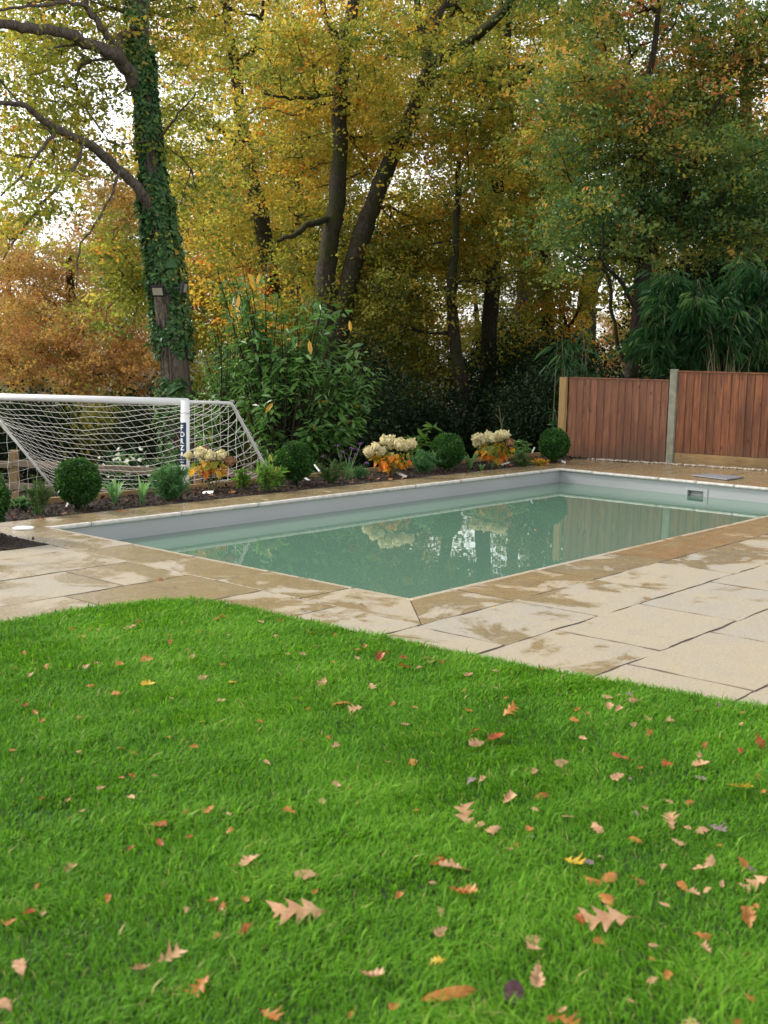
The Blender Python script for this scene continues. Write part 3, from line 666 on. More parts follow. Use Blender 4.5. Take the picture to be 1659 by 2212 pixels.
def grow(rng, sk, att, bend=.35, step=.45):
    base = NA(sk.p); d = np.min(np.linalg.norm(att[:, None]-base[None, :, :], axis=2), 1); att = att[np.argsort(d)]
    tips = []
    for a in att:
        P = NA(sk.p); v = a - P; dist = np.linalg.norm(v, axis=1); dirs = NA(sk.dr)
        al = (v*dirs).sum(1)/np.maximum(dist, 1e-6)
        cost = dist*(1.25 - .35*al) + .10*NA(sk.pl) + np.where(v[:, 2] < -.3*dist, dist*.25, 0)
        j = int(np.argmin(cost)); D = dist[j]; m = max(2, int(D/step)+1)
        c = P[j] + sk.dr[j]*D*bend + UP*D*.10 + rng.randn(3)*D*.10; t = np.linspace(0, 1, m+1)[1:, None]
        Q = P[j]*(1-t)**2 + 2*c*t*(1-t) + a*t*t; Q = Q + rng.randn(*Q.shape)*np.minimum(.06, D*.05)*(1-t*.6)
        tips.append(sk.path(Q, j))
    return tips
def tree(name, label, d, trunks, crowns, mat, leaf=.09, per=70, sig=.42, seed=1, barkm=BARK, limbs=(), group=None, cat='tree', rtwig=.0085, sides=7, spread=.8, base=None, build=True, varb=.45, bark2=None, along=.45, leafparts=True):
    rng = np.random.RandomState(seed); sk = Skel(); per = int(per*1.7); leaf = leaf*.86; sig = sig*.92
    for k, (pts, wid) in enumerate(list(trunks)+list(limbs)):
        P, rad = seg(d, pts, wid); n = max(6, len(pts)*4); S = spline(np.hstack([P, rad[:, None]]), n); P2, r2 = S[:, :3], np.maximum(S[:, 3], .006)
        if k == 0:
            b0 = P2[0].copy(); zg = gz(b0[0], b0[1]) - .1
            if b0[2] > zg + .05:
                P2 = np.vstack([[b0[0], b0[1], zg], [b0[0], b0[1], zg+.25], P2]); r2 = np.concatenate([[r2[0]*1.5, r2[0]*1.2], r2])
            root = NA([b0[0], b0[1], zg])
        P2 = P2 + rng.randn(*P2.shape)*.012; sk.path(P2, -1, r2)
    A = []; CV = []
    for c in crowns:
        (cx, cy, dd, rx, ry, rd, n) = c[:7]; o = pt(cx, cy, dd); mpp = dd/FPX; m = int(n)
        q = rng.randn(m*3, 3); q = nrm(q)*(rng.rand(m*3, 1)**(1/2.4)); Pn = o + q[:, :1]*RH*rx*mpp + q[:, 1:2]*UP*ry*mpp + q[:, 2:3]*FH*rd
        keep = snoise(Pn, 1.1, seed+7) > -.45*rng.rand(len(Pn))-.15; Pn = Pn[keep][:m]; A.append(Pn)
    A = np.concatenate(A); A = A[A[:, 2] > gz(A[:, 0], A[:, 1]) + .3]
    tips = grow(rng, sk, A)
    cnt = np.zeros(len(sk.p)); 
    for par, idx in sk.paths: cnt[idx[-1]] += 1
    par = NA(sk.par)
    for i in range(len(par)-1, -1, -1):
        if par[i] >= 0: cnt[par[i]] += cnt[i]
    rad = rtwig*np.maximum(cnt, 1)**.42; fix = NA(sk.fix); rad = np.where(fix > 0, fix, rad)
    for i in range(len(par)):
        if par[i] >= 0 and fix[i] < 0: rad[i] = min(rad[i], rad[par[i]]*.92)
    T = thing(name, label, cat, root, group); g = G(); Pn = NA(sk.p)
    for par_, idx in sk.paths:
        big = sk.fix[idx[0]] > 0; ii = idx if par_ < 0 else [par_]+idx
        rr = rad[ii].copy()
        if par_ >= 0: rr[0] = min(rr[0], rr[1]*1.25)
        if not big: rr[-1] *= .35
        tube(g, Pn[ii], rr, 12 if big else (sides if rr[1] > .03 else 4), cap=False, bump=.05 if big else 0, rng=rng)
    g.build('trunk', barkm, T, smooth=True)
    # leaves gather in sprays along the outer part of every branchlet
    C = []; V = []; NN = []
    for par_, idx in sk.paths:
        if sk.fix[idx[0]] > 0: continue
        m = max(1, int(per)); kk = NA(idx); tip = Pn[idx[-1]]; w_ = rng.rand(m); st = Pn[kk[int(len(kk)*along)] if len(kk) > 1 else kk[0]]
        cc = tip*(1-w_[:, None]*.8) + st*w_[:, None]*.8
        nsub = 10; sub = rng.randn(nsub, 3)*[sig*1.15, sig*1.15, sig*.6]; pick = rng.randint(0, nsub, m); NN.append(nrm(rng.randn(nsub, 3)*.55 + [0, 0, .75])[pick])
        C.append(cc + sub[pick] + rng.randn(m, 3)*sig*[.34, .34, .17]); V.append(np.full(m, varb + .19*rng.randn()) + (.12*rng.randn(nsub))[pick])
    C = np.concatenate(C); V = np.concatenate(V) + .13*snoise(C, .9, seed+3); NN = np.concatenate(NN)
    keep = C[:, 2] > gz(C[:, 0], C[:, 1]) + .1
    h = G(); leaves(h, rng, C[keep], leaf, T_OAK, N=NN[keep], spread=.42, var=V[keep], vvar=.07); h.build('crown', mat, T)
    return T, sk, rad
IVY_TRUNK = ([(399, 1062), (390, 940), (383, 850), (368, 700), (352, 560), (330, 400), (310, 200), (296, 0), (285, -250), (270, -600)], [66, 62, 58, 56, 52, 46, 41, 38, 32, 18])
ivy_tree, ivy_sk, ivy_rad = tree('ivy_covered_oak', 'tall oak trunk wrapped in green ivy behind the white goal', 18, [IVY_TRUNK],
    [(90, 250, 17.8, 190, 170, 1.5, 78), (150, 20, 18.4, 230, 140, 1.6, 75), (390, 90, 19.5, 110, 150, 1.4, 30), (230, -280, 18, 380, 230, 3, 120), (60, 440, 16, 90, 120, .8, 15), (262, 610, 18.9, 58, 130, .7, 32), (400, 330, 19.5, 80, 140, 1.0, 20)],
    L_YGREEN, .07, 78, .27, 3, BARK_GREY, varb=.42, limbs=[
    ([(330, 470, 18), (300, 410, 17.6), (240, 350, 17.2), (180, 308, 16.8), (95, 262, 16.2), (55, 228, 15.9), (0, 222, 15.6), (-120, 190, 15)], [20, 22, 21, 19, 15, 12, 10, 7]),
    ([(300, 205, 18), (275, 150, 17.7), (240, 112, 17.3), (190, 95, 17), (140, 72, 16.6), (60, 62, 16), (0, 50, 15.6), (-100, 30, 15)], [30, 32, 28, 25, 23, 22, 20, 16]),
    ([(278, 150, 17.7), (245, 98, 17.5), (215, 50, 17.2), (187, 10, 17), (180, -80, 16.8)], [18, 16, 14, 13, 11]),
    ([(187, 14, 17), (150, 5, 16.8), (90, 12, 16.5), (0, 18, 16), (-60, 20, 15.8)], [9, 8, 7, 6, 5]),
    ([(180, 308, 16.8), (168, 350, 16.6), (130, 400, 16.3), (90, 440, 16.1), (40, 505, 15.9), (5, 560, 15.8)], [9, 8, 7, 6, 5, 3]),
    ([(255, 362, 17.3), (250, 400, 17.1), (215, 470, 16.9), (175, 530, 16.7), (165, 620, 16.6)], [7, 6, 5, 4, 2]),
    ([(120, 285, 16.4), (85, 330, 16.2), (45, 380, 16), (0, 425, 15.8)], [9, 7, 6, 4]),
    ([(332, 315, 18), (372, 265, 17.6), (402, 225, 17.4), (430, 195, 17.2)], [6, 5, 4, 3])])
def ivy():
    rng = np.random.RandomState(77); P, rad = seg(18, *IVY_TRUNK); S = spline(np.hstack([P, rad[:, None]]), 400); pyv = np.linspace(0, 1, 400)
    n = 34000; k = rng.randint(0, 399, n); th = rng.rand(n)*2*PI; c = S[k, :3]; py = proj(c)[1]
    nx = np.cos(th)[:, None]*RH + np.sin(th)[:, None]*FH
    dens = np.where(py > 900, .25, np.where(py > 560, .75, np.where(py > 90, 1.0, .30))); m = snoise(c*[1, 1, 1] + nx*.35, 4.2, 12)
    face = np.cos(th) ; keep = (rng.rand(n) < dens) & ((m > np.where(py > 830, .15, np.where(py > 560, -.1, np.where(py > 110, -.32, .3))) - .55*np.abs(face)*(py > 300))) & (py > -50) & (py < 1000)
    bulge = .01 + .035*ss(-.2, .8, m) + .05*rng.rand(n)**3 + .10*rng.rand(n)*(np.abs(face) > .85)*(py > 420)
    Pp = c + nx*(S[k, 3]*1.02 + bulge)[:, None]; g = G()
    leaves(g, rng, Pp[keep], .050, T_IVY, N=nx[keep]*.8 + UP*.55, spread=.45, axis=-UP, aspread=.6, svar=.42, var=.42+.2*m[keep], vvar=.22)
    # woody ivy stems running up the bark
    g.build('ivy_leaves', L_IVY, ivy_tree)
    h = G()
    for q in range(26):
        a = rng.rand()*2*PI; i = np.arange(0, 300, 12); aa = a + np.cumsum(rng.randn(len(i))*.05); nn = np.cos(aa)[:, None]*RH + np.sin(aa)[:, None]*FH
        tube(h, S[i, :3] + nn*(S[i, 3:4]*1.05+.004), .008+.007*rng.rand(), 4, cap=False)
    h.build('ivy_stems', BARK_GREY, ivy_tree)
ivy()
def lamp(px, py, d, wpx, hpx, edge):
    c = pt(px, py, d); w2, h2 = wpx*d/FPX/2, hpx*d/FPX/2; t = thing('floodlight', 'black floodlight with a pale glass front fixed on the left of the ivy trunk' if not edge else 'black floodlight seen edge on at the right of the ivy trunk', 'floodlight', c, 'floodlights on the ivy trunk')
    f = nrm(-FH - RH*.35 - UP*.35) if not edge else nrm(RH - FH*.25 - UP*.2); s = nrm(np.cross(UP, f)); v = np.cross(f, s)
    g = G(); box(g, c, s*w2, v*h2, f*.018); box(g, c-f*.03, s*w2*.7, v*h2*.7, f*.016); g.build('housing', BLACK, t, bevel=.006)
    g = G(); box(g, c+f*.0192, s*w2*.72, v*h2*.66, f*.002); g.build('glass', GLASS, t)
    g = G(); e = c + (RH if not edge else -RH)*.16 - FH*.0 ; bar(g, c-f*.02, e + FH*.06, .02, .02); g.build('bracket', BLACK, t)
lamp(341.6, 629, 17.4, 34, 24, False); lamp(398, 622, 17.6, 20, 28, True)

tree('twin_trunk_oak', 'large autumn oak with two dark mossy trunks leaning apart behind the laurel', 25,
    [([(706, 1010), (708, 800), (703, 620), (712, 520), (728, 430), (733, 300), (735, 200), (744, 100), (762, 20), (775, -100), (790, -400)], [66, 56, 44, 40, 37, 34, 32, 31, 27, 22, 14]),
     ([(716, 800), (742, 660), (765, 560), (795, 470), (820, 400), (850, 330), (880, 270), (905, 200), (925, 140), (915, 90), (900, 0), (890, -150)], [48, 44, 42, 40, 36, 34, 32, 30, 28, 20, 15, 12])],
    [(850, 40, 27.2, 300, 200, 2.4, 130), (690, 330, 27.3, 280, 170, 2.4, 115), (960, 400, 27, 240, 190, 2.4, 100), (820, 570, 27.5, 240, 110, 2.4, 75), (870, -330, 25, 480, 230, 4.5, 80), (1080, 230, 24, 130, 160, 2, 60), (620, 250, 24, 110, 220, 1.2, 34), (830, 200, 24, 50, 200, .8, 16), (950, 300, 23.8, 80, 160, 1, 24), (800, 60, 24, 200, 60, 1, 20)],
    L_AUTUMN, .085, 85, .36, 5, BARK, limbs=[
    ([(905, 200, 25), (960, 158, 24.6), (1030, 152, 24.2), (1100, 146, 23.8), (1190, 138, 23.2)], [22, 20, 14, 10, 6]),
    ([(925, 145, 25), (965, 122, 24.4), (1012, 92, 24), (1052, 58, 23.6), (1090, 18, 23.2), (1140, -70, 22.6)], [18, 24, 22, 20, 18, 14]),
    ([(1000, 98, 24.1), (1040, 128, 23.7), (1082, 190, 23.3), (1130, 165, 23), (1175, 130, 22.8)], [12, 10, 9, 8, 5]),
    ([(744, 108, 25), (718, 64, 25), (698, 22, 25), (688, -70, 25)], [18, 15, 13, 10]), ([(925, 100, 25), (945, 45, 25), (968, -5, 25), (995, -90, 25)], [14, 14, 12, 9]),
    ([(738, 470, 25), (697, 476, 24.8), (662, 488, 24.6), (640, 505, 24.4), (600, 520, 24)], [16, 15, 13, 11, 6]),
    ([(735, 200, 25), (690, 208, 24.5), (640, 212, 24), (570, 205, 23.4)], [9, 8, 7, 4])])
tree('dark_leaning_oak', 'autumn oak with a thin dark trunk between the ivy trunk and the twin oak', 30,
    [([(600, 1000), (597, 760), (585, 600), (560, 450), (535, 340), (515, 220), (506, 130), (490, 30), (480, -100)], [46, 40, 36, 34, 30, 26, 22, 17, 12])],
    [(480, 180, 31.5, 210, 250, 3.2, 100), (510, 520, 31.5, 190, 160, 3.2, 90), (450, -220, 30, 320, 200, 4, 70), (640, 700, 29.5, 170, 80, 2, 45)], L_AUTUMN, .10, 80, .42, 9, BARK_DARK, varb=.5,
    limbs=[([(508, 135, 30), (545, 110, 29.6), (562, 60, 29.4), (570, 0, 29)], [12, 11, 9, 6]), ([(540, 350, 30), (500, 300, 29), (440, 260, 28.4)], [16, 12, 8])])
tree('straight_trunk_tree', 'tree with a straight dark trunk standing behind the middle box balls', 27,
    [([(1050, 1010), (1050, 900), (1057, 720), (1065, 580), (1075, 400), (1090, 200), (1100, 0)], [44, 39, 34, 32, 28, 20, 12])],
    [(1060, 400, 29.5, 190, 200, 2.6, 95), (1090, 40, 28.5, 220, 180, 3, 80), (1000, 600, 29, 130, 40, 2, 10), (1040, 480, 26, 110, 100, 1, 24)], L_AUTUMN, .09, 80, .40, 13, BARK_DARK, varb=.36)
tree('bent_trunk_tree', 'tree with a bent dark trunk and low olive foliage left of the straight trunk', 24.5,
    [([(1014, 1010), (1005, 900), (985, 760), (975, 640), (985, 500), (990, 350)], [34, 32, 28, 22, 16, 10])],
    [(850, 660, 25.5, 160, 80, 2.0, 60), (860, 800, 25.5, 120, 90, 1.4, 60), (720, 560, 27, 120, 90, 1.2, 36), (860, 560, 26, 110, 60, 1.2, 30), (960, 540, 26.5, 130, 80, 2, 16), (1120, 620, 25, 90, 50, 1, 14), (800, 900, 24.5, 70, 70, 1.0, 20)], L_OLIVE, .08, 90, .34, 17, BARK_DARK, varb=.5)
tree('slim_dark_tree', 'slim dark-trunked tree with yellow-green leaves behind the fence end post', 28,
    [([(1185, 1000), (1185, 800), (1181, 620), (1178, 450), (1185, 300)], [32, 30, 26, 20, 12])],
    [(1190, 400, 29, 140, 190, 2.6, 85), (1230, 620, 27, 90, 60, 1.6, 22), (1170, 730, 28, 90, 70, 2, 30)], L_YGREEN, .10, 85, .38, 19, BARK_DARK, varb=.45,
    limbs=[([(1185, 770, 28), (1210, 730, 27.6), (1240, 690, 27.2), (1262, 640, 27)], [11, 9, 7, 4])])
tree('thick_forked_tree', 'thick dark trunk forking against bright sky above the small bamboo', 33,
    [([(1262, 960), (1265, 720), (1268, 640), (1300, 560), (1340, 480), (1350, 380)], [46, 42, 42, 30, 22, 12])],
    [(1330, 330, 34, 240, 180, 4, 80), (1500, 400, 34, 160, 130, 3, 35)], L_YGREEN, .11, 80, .44, 23, BARK_DARK, varb=.4)
tree('green_oak', 'broad oak with mostly green leaves turning orange above the fence', 20,
    [([(1352, 985), (1362, 800), (1378, 690), (1388, 590), (1397, 545)], [26, 28, 31, 33, 34])],
    [(1400, 300, 20.8, 250, 210, 2.4, 185), (1590, 120, 20.5, 240, 230, 2.6, 150), (1400, -120, 20, 380, 180, 3, 130), (1590, 430, 20, 160, 130, 2, 70), (1250, 500, 20, 110, 80, 1.4, 32), (1340, 540, 20.5, 150, 50, 1.2, 20), (1270, 250, 20.5, 130, 160, 2, 55)],
    L_GREENOAK, .075, 100, .30, 29, BARK_DARK, varb=.45,
    limbs=[([(1397, 548), (1438, 490), (1478, 440), (1500, 330), (1560, 200)], [26, 24, 18, 12, 8]), ([(1397, 548), (1387, 480), (1388, 340), (1398, 200), (1420, 50), (1440, -150)], [26, 20, 17, 14, 12, 8]),
           ([(1396, 560, 20), (1350, 535, 19.7), (1290, 560, 19.4), (1240, 555, 19.1)], [8, 7, 6, 3]), ([(1385, 690, 20), (1335, 600, 19.6), (1310, 580, 19.3), (1290, 540, 19)], [9, 8, 6, 4]), ([(1345, 780, 20), (1325, 700, 19.7), (1318, 610, 19.5), (1300, 580, 19.4)], [9, 8, 7, 5])])
tree('shaded_oak', 'darker oak at the right edge behind the bamboo', 24,
    [([(1640, 1000), (1625, 500), (1600, 0)], [40, 30, 18])], [(1640, 480, 24.5, 170, 180, 2.4, 100), (1700, 250, 24, 160, 260, 3, 70), (1560, 600, 24, 130, 50, 2, 24)], L_GREENOAK, .08, 90, .36, 37, BARK_DARK, varb=.5)
tree('orange_oak', 'rounded orange autumn tree beyond the goal at the left edge', 40,
    [([(150, 1000), (150, 820), (155, 700), (150, 560)], [36, 32, 26, 14])],
    [(150, 740, 40, 210, 120, 4.5, 170), (90, 600, 41, 120, 80, 3.5, 55), (250, 820, 38, 120, 90, 3, 60)], L_ORANGE, .10, 115, .46, 41, BARK_DARK, varb=.5)
tree('faded_orange_tree', 'paler orange tree rising behind the orange oak beside the ivy trunk', 52,
    [([(265, 1000), (262, 700), (255, 500)], [26, 22, 10])], [(260, 560, 52, 110, 170, 4, 110), (230, 400, 52, 80, 80, 3, 22)], L_ORANGE, .17, 85, .6, 43, BARK_DARK, varb=.35)
tree('tall_background_oak', 'tall golden-green oak filling the sky behind the twin oak', 38, [([(640, 1000), (640, 600), (650, 200)], [30, 26, 16])],
    [(620, 120, 38, 260, 250, 4, 150), (830, 150, 39, 200, 260, 4, 120), (560, 470, 38, 200, 130, 3, 60), (760, -250, 38, 400, 180, 4, 30)], L_YGREEN, .13, 80, .5, 91, BARK_DARK, varb=.5)
tree('tall_background_beech', 'tall yellow-green tree filling the sky behind the straight dark trunk', 40, [([(1130, 1000), (1130, 600), (1140, 200)], [30, 26, 16])],
    [(1080, 130, 40, 230, 270, 4, 110), (1300, 100, 41, 180, 260, 4, 80), (1180, -250, 40, 400, 180, 4, 20)], L_YGREEN, .13, 80, .5, 92, BARK_DARK, varb=.42)
# the row of trees far behind, three kinds of crown in turn
def far_row():
    lab = ['far olive-green tree glimpsed between the trunks', 'far golden tree glimpsed between the trunks', 'far orange-brown tree glimpsed between the trunks']
    proto = []
    for k, (mat, sd_) in enumerate(((L_OLIVE, 51), (L_AUTUMN, 52), (L_ORANGE, 53))):
        T, _, _ = tree('woodland_tree', lab[k], 58, [([(700, 1000), (702, 700), (700, 400)], [28, 24, 10])], [(700, 640, 58, 150, 200, 4.5, 120), (700, 380, 58, 110, 130, 3.5, 50)], mat, .19, 80, .62, sd_, BARK_DARK, group=lab[k].split(' glimpsed')[0]+'s in the background', varb=.5)
        proto.append(T)
    rng = np.random.RandomState(9); first = [True]*3
    spots = [(-60, 62, 1, .8), (40, 75, 2, .9), (380, 60, 1, 1.0), (500, 70, 0, 1.0), (650, 56, 0, 1.0), (790, 72, 0, 1.15), (900, 60, 1, .8), (1060, 66, 0, .7), (1150, 58, 0, .7), (1500, 60, 0, 1.1), (720, 50, 0, .9), (1640, 56, 1, 1.1), (1760, 66, 2, 1.2), (1400, 80, 0, .75), (1290, 75, 2, .45)]
    for px, dd, k, sc in spots:
        p = pt(px, 900, dd); loc = (p[0], p[1], gz(p[0], p[1])-.1)
        if first[k]: proto[k].location = loc; proto[k].scale = (sc, sc, sc); proto[k].rotation_euler = (0, 0, rng.rand()*6); first[k] = False
        else: dup(proto[k], loc, rng.rand()*6, sc)
far_row()
def shrub(name, label, px, py, d, rx, ry, rd, mat, leaf, n, seed, T=T_OAK, stems=7, group=None, var=.45, N=(0, 0, .6), spread=.8, axis=None, stemm=BARK_DARK, clumps=60, sig=.12, z0=None, cat='shrub', vvar=.14, stemr=.012, svar=.25, asp=1.0):
    rng = np.random.RandomState(seed); o = pt(px, py, d); mpp = d/FPX; zb = (gz(o[0], o[1]) if z0 is None else z0)
    t = thing(name, label, cat, (o[0], o[1], zb), group); q = nrm(rng.randn(clumps, 3))*(rng.rand(clumps, 1)**.45)
    C = o + q[:, :1]*RH*rx*mpp + q[:, 1:2]*UP*ry*mpp + q[:, 2:3]*FH*rd; g = G()
    for i in range(clumps):
        if i % max(1, clumps//max(stems, 1)) and rng.rand() > .5: continue
        a = NA([o[0], o[1], zb]) + rng.randn(3)*[.05, .05, 0]; b = C[i]; m = a*.45 + b*.55; m[2] = a[2] + (b[2]-a[2])*.45; m[:2] = a[:2]*.6 + b[:2]*.4
        tube(g, spline([a, m, b], 7), np.linspace(stemr, stemr*.3, 7), 5, cap=False)
    g.build('stems', stemm, t, smooth=True)
    k = rng.randint(0, clumps, n); P = C[k] + rng.randn(n, 3)*sig; kp = P[:, 2] > zb + .02; cv = .12*rng.randn(clumps)
    h = G(); leaves(h, rng, P[kp], leaf, T, N=N, spread=spread, axis=axis, aspread=asp, var=var+cv[k][kp], vvar=vvar, svar=svar); h.build('foliage', mat, t)
    return t
shr = [(-40, 940, 21, 110, 90, 1), (70, 950, 20, 100, 75, 0), (215, 960, 20.5, 110, 70, 2), (340, 950, 19.5, 90, 90, 0), (480, 930, 19, 100, 110, 2), (830, 950, 21.5, 100, 110, 0), (930, 955, 22.5, 100, 90, 0), (1040, 940, 24.5, 110, 100, 0), (1150, 920, 22, 90, 110, 0), (1110, 860, 26, 120, 110, 0), (1230, 860, 24, 90, 120, 0), (1290, 890, 20, 100, 90, 0), (1420, 880, 21, 120, 110, 0), (1560, 850, 22, 150, 140, 0), (1690, 850, 21, 120, 140, 0), (760, 900, 24, 110, 140, 0), (640, 920, 22, 110, 120, 0), (700, 830, 32, 120, 130, 0), (850, 800, 33, 130, 130, 0), (960, 850, 34, 110, 110, 0), (1150, 800, 34, 110, 120, 0), (560, 850, 30, 110, 130, 2), (1500, 700, 22.5, 130, 110, 0), (1640, 690, 22.5, 120, 120, 0)]  # the farther ones and those behind the bamboo are added to darken gaps
slab_ = {0: 'dark evergreen undergrowth shrub in deep shade under the trees', 1: 'dark olive undergrowth shrub at the far left behind the goal', 2: 'dull green mixed-leaf undergrowth shrub under the trees'}
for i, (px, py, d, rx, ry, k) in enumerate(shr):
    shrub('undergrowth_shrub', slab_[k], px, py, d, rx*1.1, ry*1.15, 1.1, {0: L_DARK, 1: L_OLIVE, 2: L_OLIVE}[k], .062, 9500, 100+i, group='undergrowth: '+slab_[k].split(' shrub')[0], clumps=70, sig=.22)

# ------------------------------------------------------------------ laurel, bamboo
def laurel(name, label, px, py, d, groups, n, leaf, seed, z0=None, group=None, mat=L_LAUREL, yellow=()):
    """upright stems carrying sprays of long glossy leaves"""
    rng = np.random.RandomState(seed); o = pt(px, py, d); zb = gz(o[0], o[1]) if z0 is None else z0; t = thing(name, label, 'shrub', (o[0], o[1], zb), group); g = G(); h = G()
    for (cx, cy, rx, ry, rd, m) in groups:
        for i in range(m):
            q = nrm(rng.randn(3))*rng.rand()**.4; mpp = d/FPX; tip = pt(cx, cy, d) + q[0]*RH*rx*mpp + q[1]*UP*ry*mpp + q[2]*FH*rd; a = NA([o[0], o[1], zb]) + rng.randn(3)*[.10, .10, 0]
            mid = a*.4 + tip*.6; mid[:2] = a[:2]*.45 + tip[:2]*.55; tip = tip + (RH*q[0] + FH*q[2])*.12; P = spline([a, mid, tip], 12); tube(g, P, np.linspace(.016, .004, 12), 5, cap=False)
            k = n; s = 1 - rng.rand(k)*.38; ii = (s*11).astype(int); B = P[ii]; ph = rng.rand(k)*2*PI; out = np.cos(ph)[:, None]*RH + np.sin(ph)[:, None]*FH
            ax = out*1.0 + UP*(.75*(s > .93) - .25)[:, None]; leaves(h, rng, B + out*(.01+.10*rng.rand(k)**2)[:, None] + rng.randn(k, 3)*.03, leaf, T_LAUREL, N=UP*1.0 + out*.3, spread=.35, axis=ax, aspread=.25, svar=.22, var=.42+.12*rng.randn(), vvar=.17)
    g.build('stems', BARK_DARK, t, smooth=True); h.build('foliage', mat, t)
    for (x, y) in yellow:
        k_ = G(); leaves(k_, rng, [pt(x, y, d-.55)], .17, T_LAUREL, N=-FH+UP*.3, spread=.15, axis=-UP+RH*rng.randn()*.4, aspread=.1, svar=.1, var=1, vvar=0); k_.build('yellow_leaf', L_LAUREL, t)
    return t
laurel('laurel_bush', 'tall glossy green laurel bush with a few yellow leaves right of the goal', 610, 1010, 15.6,
    [(640, 790, 150, 140, .7, 52), (530, 610, 60, 80, .45, 12), (790, 800, 40, 80, .3, 10), (690, 660, 70, 70, .4, 13), (755, 880, 60, 70, .4, 16), (620, 920, 110, 70, .5, 26), (530, 760, 70, 120, .4, 18)], 32, .135, 61, yellow=((535, 590), (562, 590), (516, 638), (755, 692), (668, 735), (590, 870), (540, 603)))
laurel('narrow_leaved_laurel', 'shiny narrow-leaved evergreen between the ivy trunk and the big laurel bush', 490, 1010, 16.6,
    [(490, 790, 70, 100, .6, 46), (470, 900, 70, 70, .5, 24)], 36, .085, 62)
def bamboo(name, label, base, d, tips, per, leaf, seed, culms=None, rise=.5):
    rng = np.random.RandomState(seed); o = pt(*base, d); zb = gz(o[0], o[1]); t = thing(name, label, 'bamboo', (o[0], o[1], zb)); g = G(); h = G()
    for (cx, cy, rx, ry, rd, m) in tips:
        for i in range(m):
            q = nrm(rng.randn(3))*rng.rand()**.4; mpp = d/FPX; tip = pt(cx, cy, d) + q[0]*RH*rx*mpp + q[1]*UP*ry*mpp + q[2]*FH*rd; a = NA([o[0], o[1], zb]) + rng.randn(3)*[.18, .18, 0]
            mid = a*.5+tip*.5; mid[:2] = a[:2]*.75 + tip[:2]*.25; mid[2] = a[2] + (tip[2]-a[2])*.75; P = spline([a, mid, tip+UP*.15, tip], 14) if rise else spline([a, a*.5+tip*.5, tip], 14); tube(g, P, np.linspace(.012, .003, 14), 5, cap=False)
            k = per; s = 1 - rng.rand(k)**1.4*.42; ii = (s*13).astype(int); ph = rng.rand(k)*2*PI; out = np.cos(ph)[:, None]*RH + np.sin(ph)[:, None]*FH; B = P[ii] + out*(rng.rand(k)**.7*.22)[:, None] + UP*(rng.randn(k)*.05)[:, None]
            leaves(h, rng, B, leaf, T_NARROW, N=UP*.8 + out*.5, spread=.3, axis=out*.8 - UP*.8, aspread=.22, svar=.25, var=.45+.14*rng.randn(), vvar=.16)
    g.build('culms', CULM, t, smooth=True); h.build('foliage', L_BAMBOO, t)
bamboo('bamboo_clump', 'large drooping dark green bamboo clump hanging over the right fence', (1545, 980), 18.3,
    [(1530, 700, 125, 75, .7, 44), (1450, 650, 60, 60, .5, 13), (1620, 640, 90, 70, .6, 18), (1430, 750, 45, 40, .3, 12), (1560, 770, 90, 25, .3, 14), (1500, 800, 90, 16, .25, 8)], 80, .19, 71)
bamboo('young_bamboo', 'small sparse bamboo with two thin canes rising behind the left fence panel', (1243, 960), 17.8,
    [(1210, 715, 28, 25, .15, 4), (1262, 690, 24, 30, .15, 3), (1240, 740, 20, 15, .1, 2)], 20, .20, 72, rise=0)

# ================================================================== PLANTS IN THE BED
def box_ball():
    rng = np.random.RandomState(81); r = .225; c = NA([0, 0, .285]); t = thing('box_ball', 'x', 'shrub', (0, 0, 0), 'clipped round box shrubs in the bed')
    q = nrm(rng.randn(11000, 3)); b = 1 + .045*snoise(q, 4, 5) + .05*snoise(q, 11, 6); P = c + q*(r*b*(1-.22*rng.rand(11000)**2))[:, None]*[1, 1, .97]
    P = P[P[:, 2] > .05]; qn = nrm(P-c); g = G(); leaves(g, rng, P, .021, T_OAK, N=qn*.5+UP*.3, spread=.8, axis=qn, aspread=.6, svar=.3, var=.40+.16*snoise(qn, 7, 2)+.10*qn[:, 2], vvar=.17);  # leaf tone rises towards the top and in spots, top light put into colour
    s = G(); th = nrm(rng.randn(1, 3)); u = np.linspace(0, 2*PI, 17)[:-1]; rows = np.linspace(-.98, .98, 10); V = [[c[0]+r*.80*math.sqrt(1-z*z)*math.cos(a), c[1]+r*.80*math.sqrt(1-z*z)*math.sin(a), c[2]+r*.80*z] for z in rows for a in u]  # added dark core ball stands for the shade inside the leaf shell
    i = np.arange(9)[:, None]*16; j = np.arange(16)[None]; Q = np.stack([i+j, i+(j+1) % 16, i+16+(j+1) % 16, i+16+j], -1).reshape(-1, 4); s.add(V, Q, np.arange(16)[::-1][None], (np.arange(16)+144)[None], var=.0)
    for k in range(14):
        a = rng.rand()*6; e = NA([math.cos(a)*.10, math.sin(a)*.10, .13]); tube(s, [NA([math.cos(a)*.012, math.sin(a)*.012, -.02]), e*.4+NA([0, 0, .02]), e], [.008, .006, .004], 5, cap=False, var=.3)
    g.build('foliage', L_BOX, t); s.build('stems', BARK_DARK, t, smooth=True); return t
bb = box_ball()
balls = [((-3, 1158), 1.12, 'clipped box ball on visible twiggy stems cut off by the left edge'), ((168, 1100), .92, 'large clipped round box ball in front of the goal net'),
         ((637, 1047), .95, 'clipped round box ball just right of the goal'), ((965, 1018), .96, 'dark clipped box ball between the two right-hand hydrangeas with fallen leaves on top'), ((1196, 1000), .96, 'clipped round box ball beside the pale fence end post')]
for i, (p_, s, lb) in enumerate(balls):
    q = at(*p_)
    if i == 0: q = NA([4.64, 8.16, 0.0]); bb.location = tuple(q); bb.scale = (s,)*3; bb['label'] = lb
    else: dup(bb, q, i*1.7, s, lb)

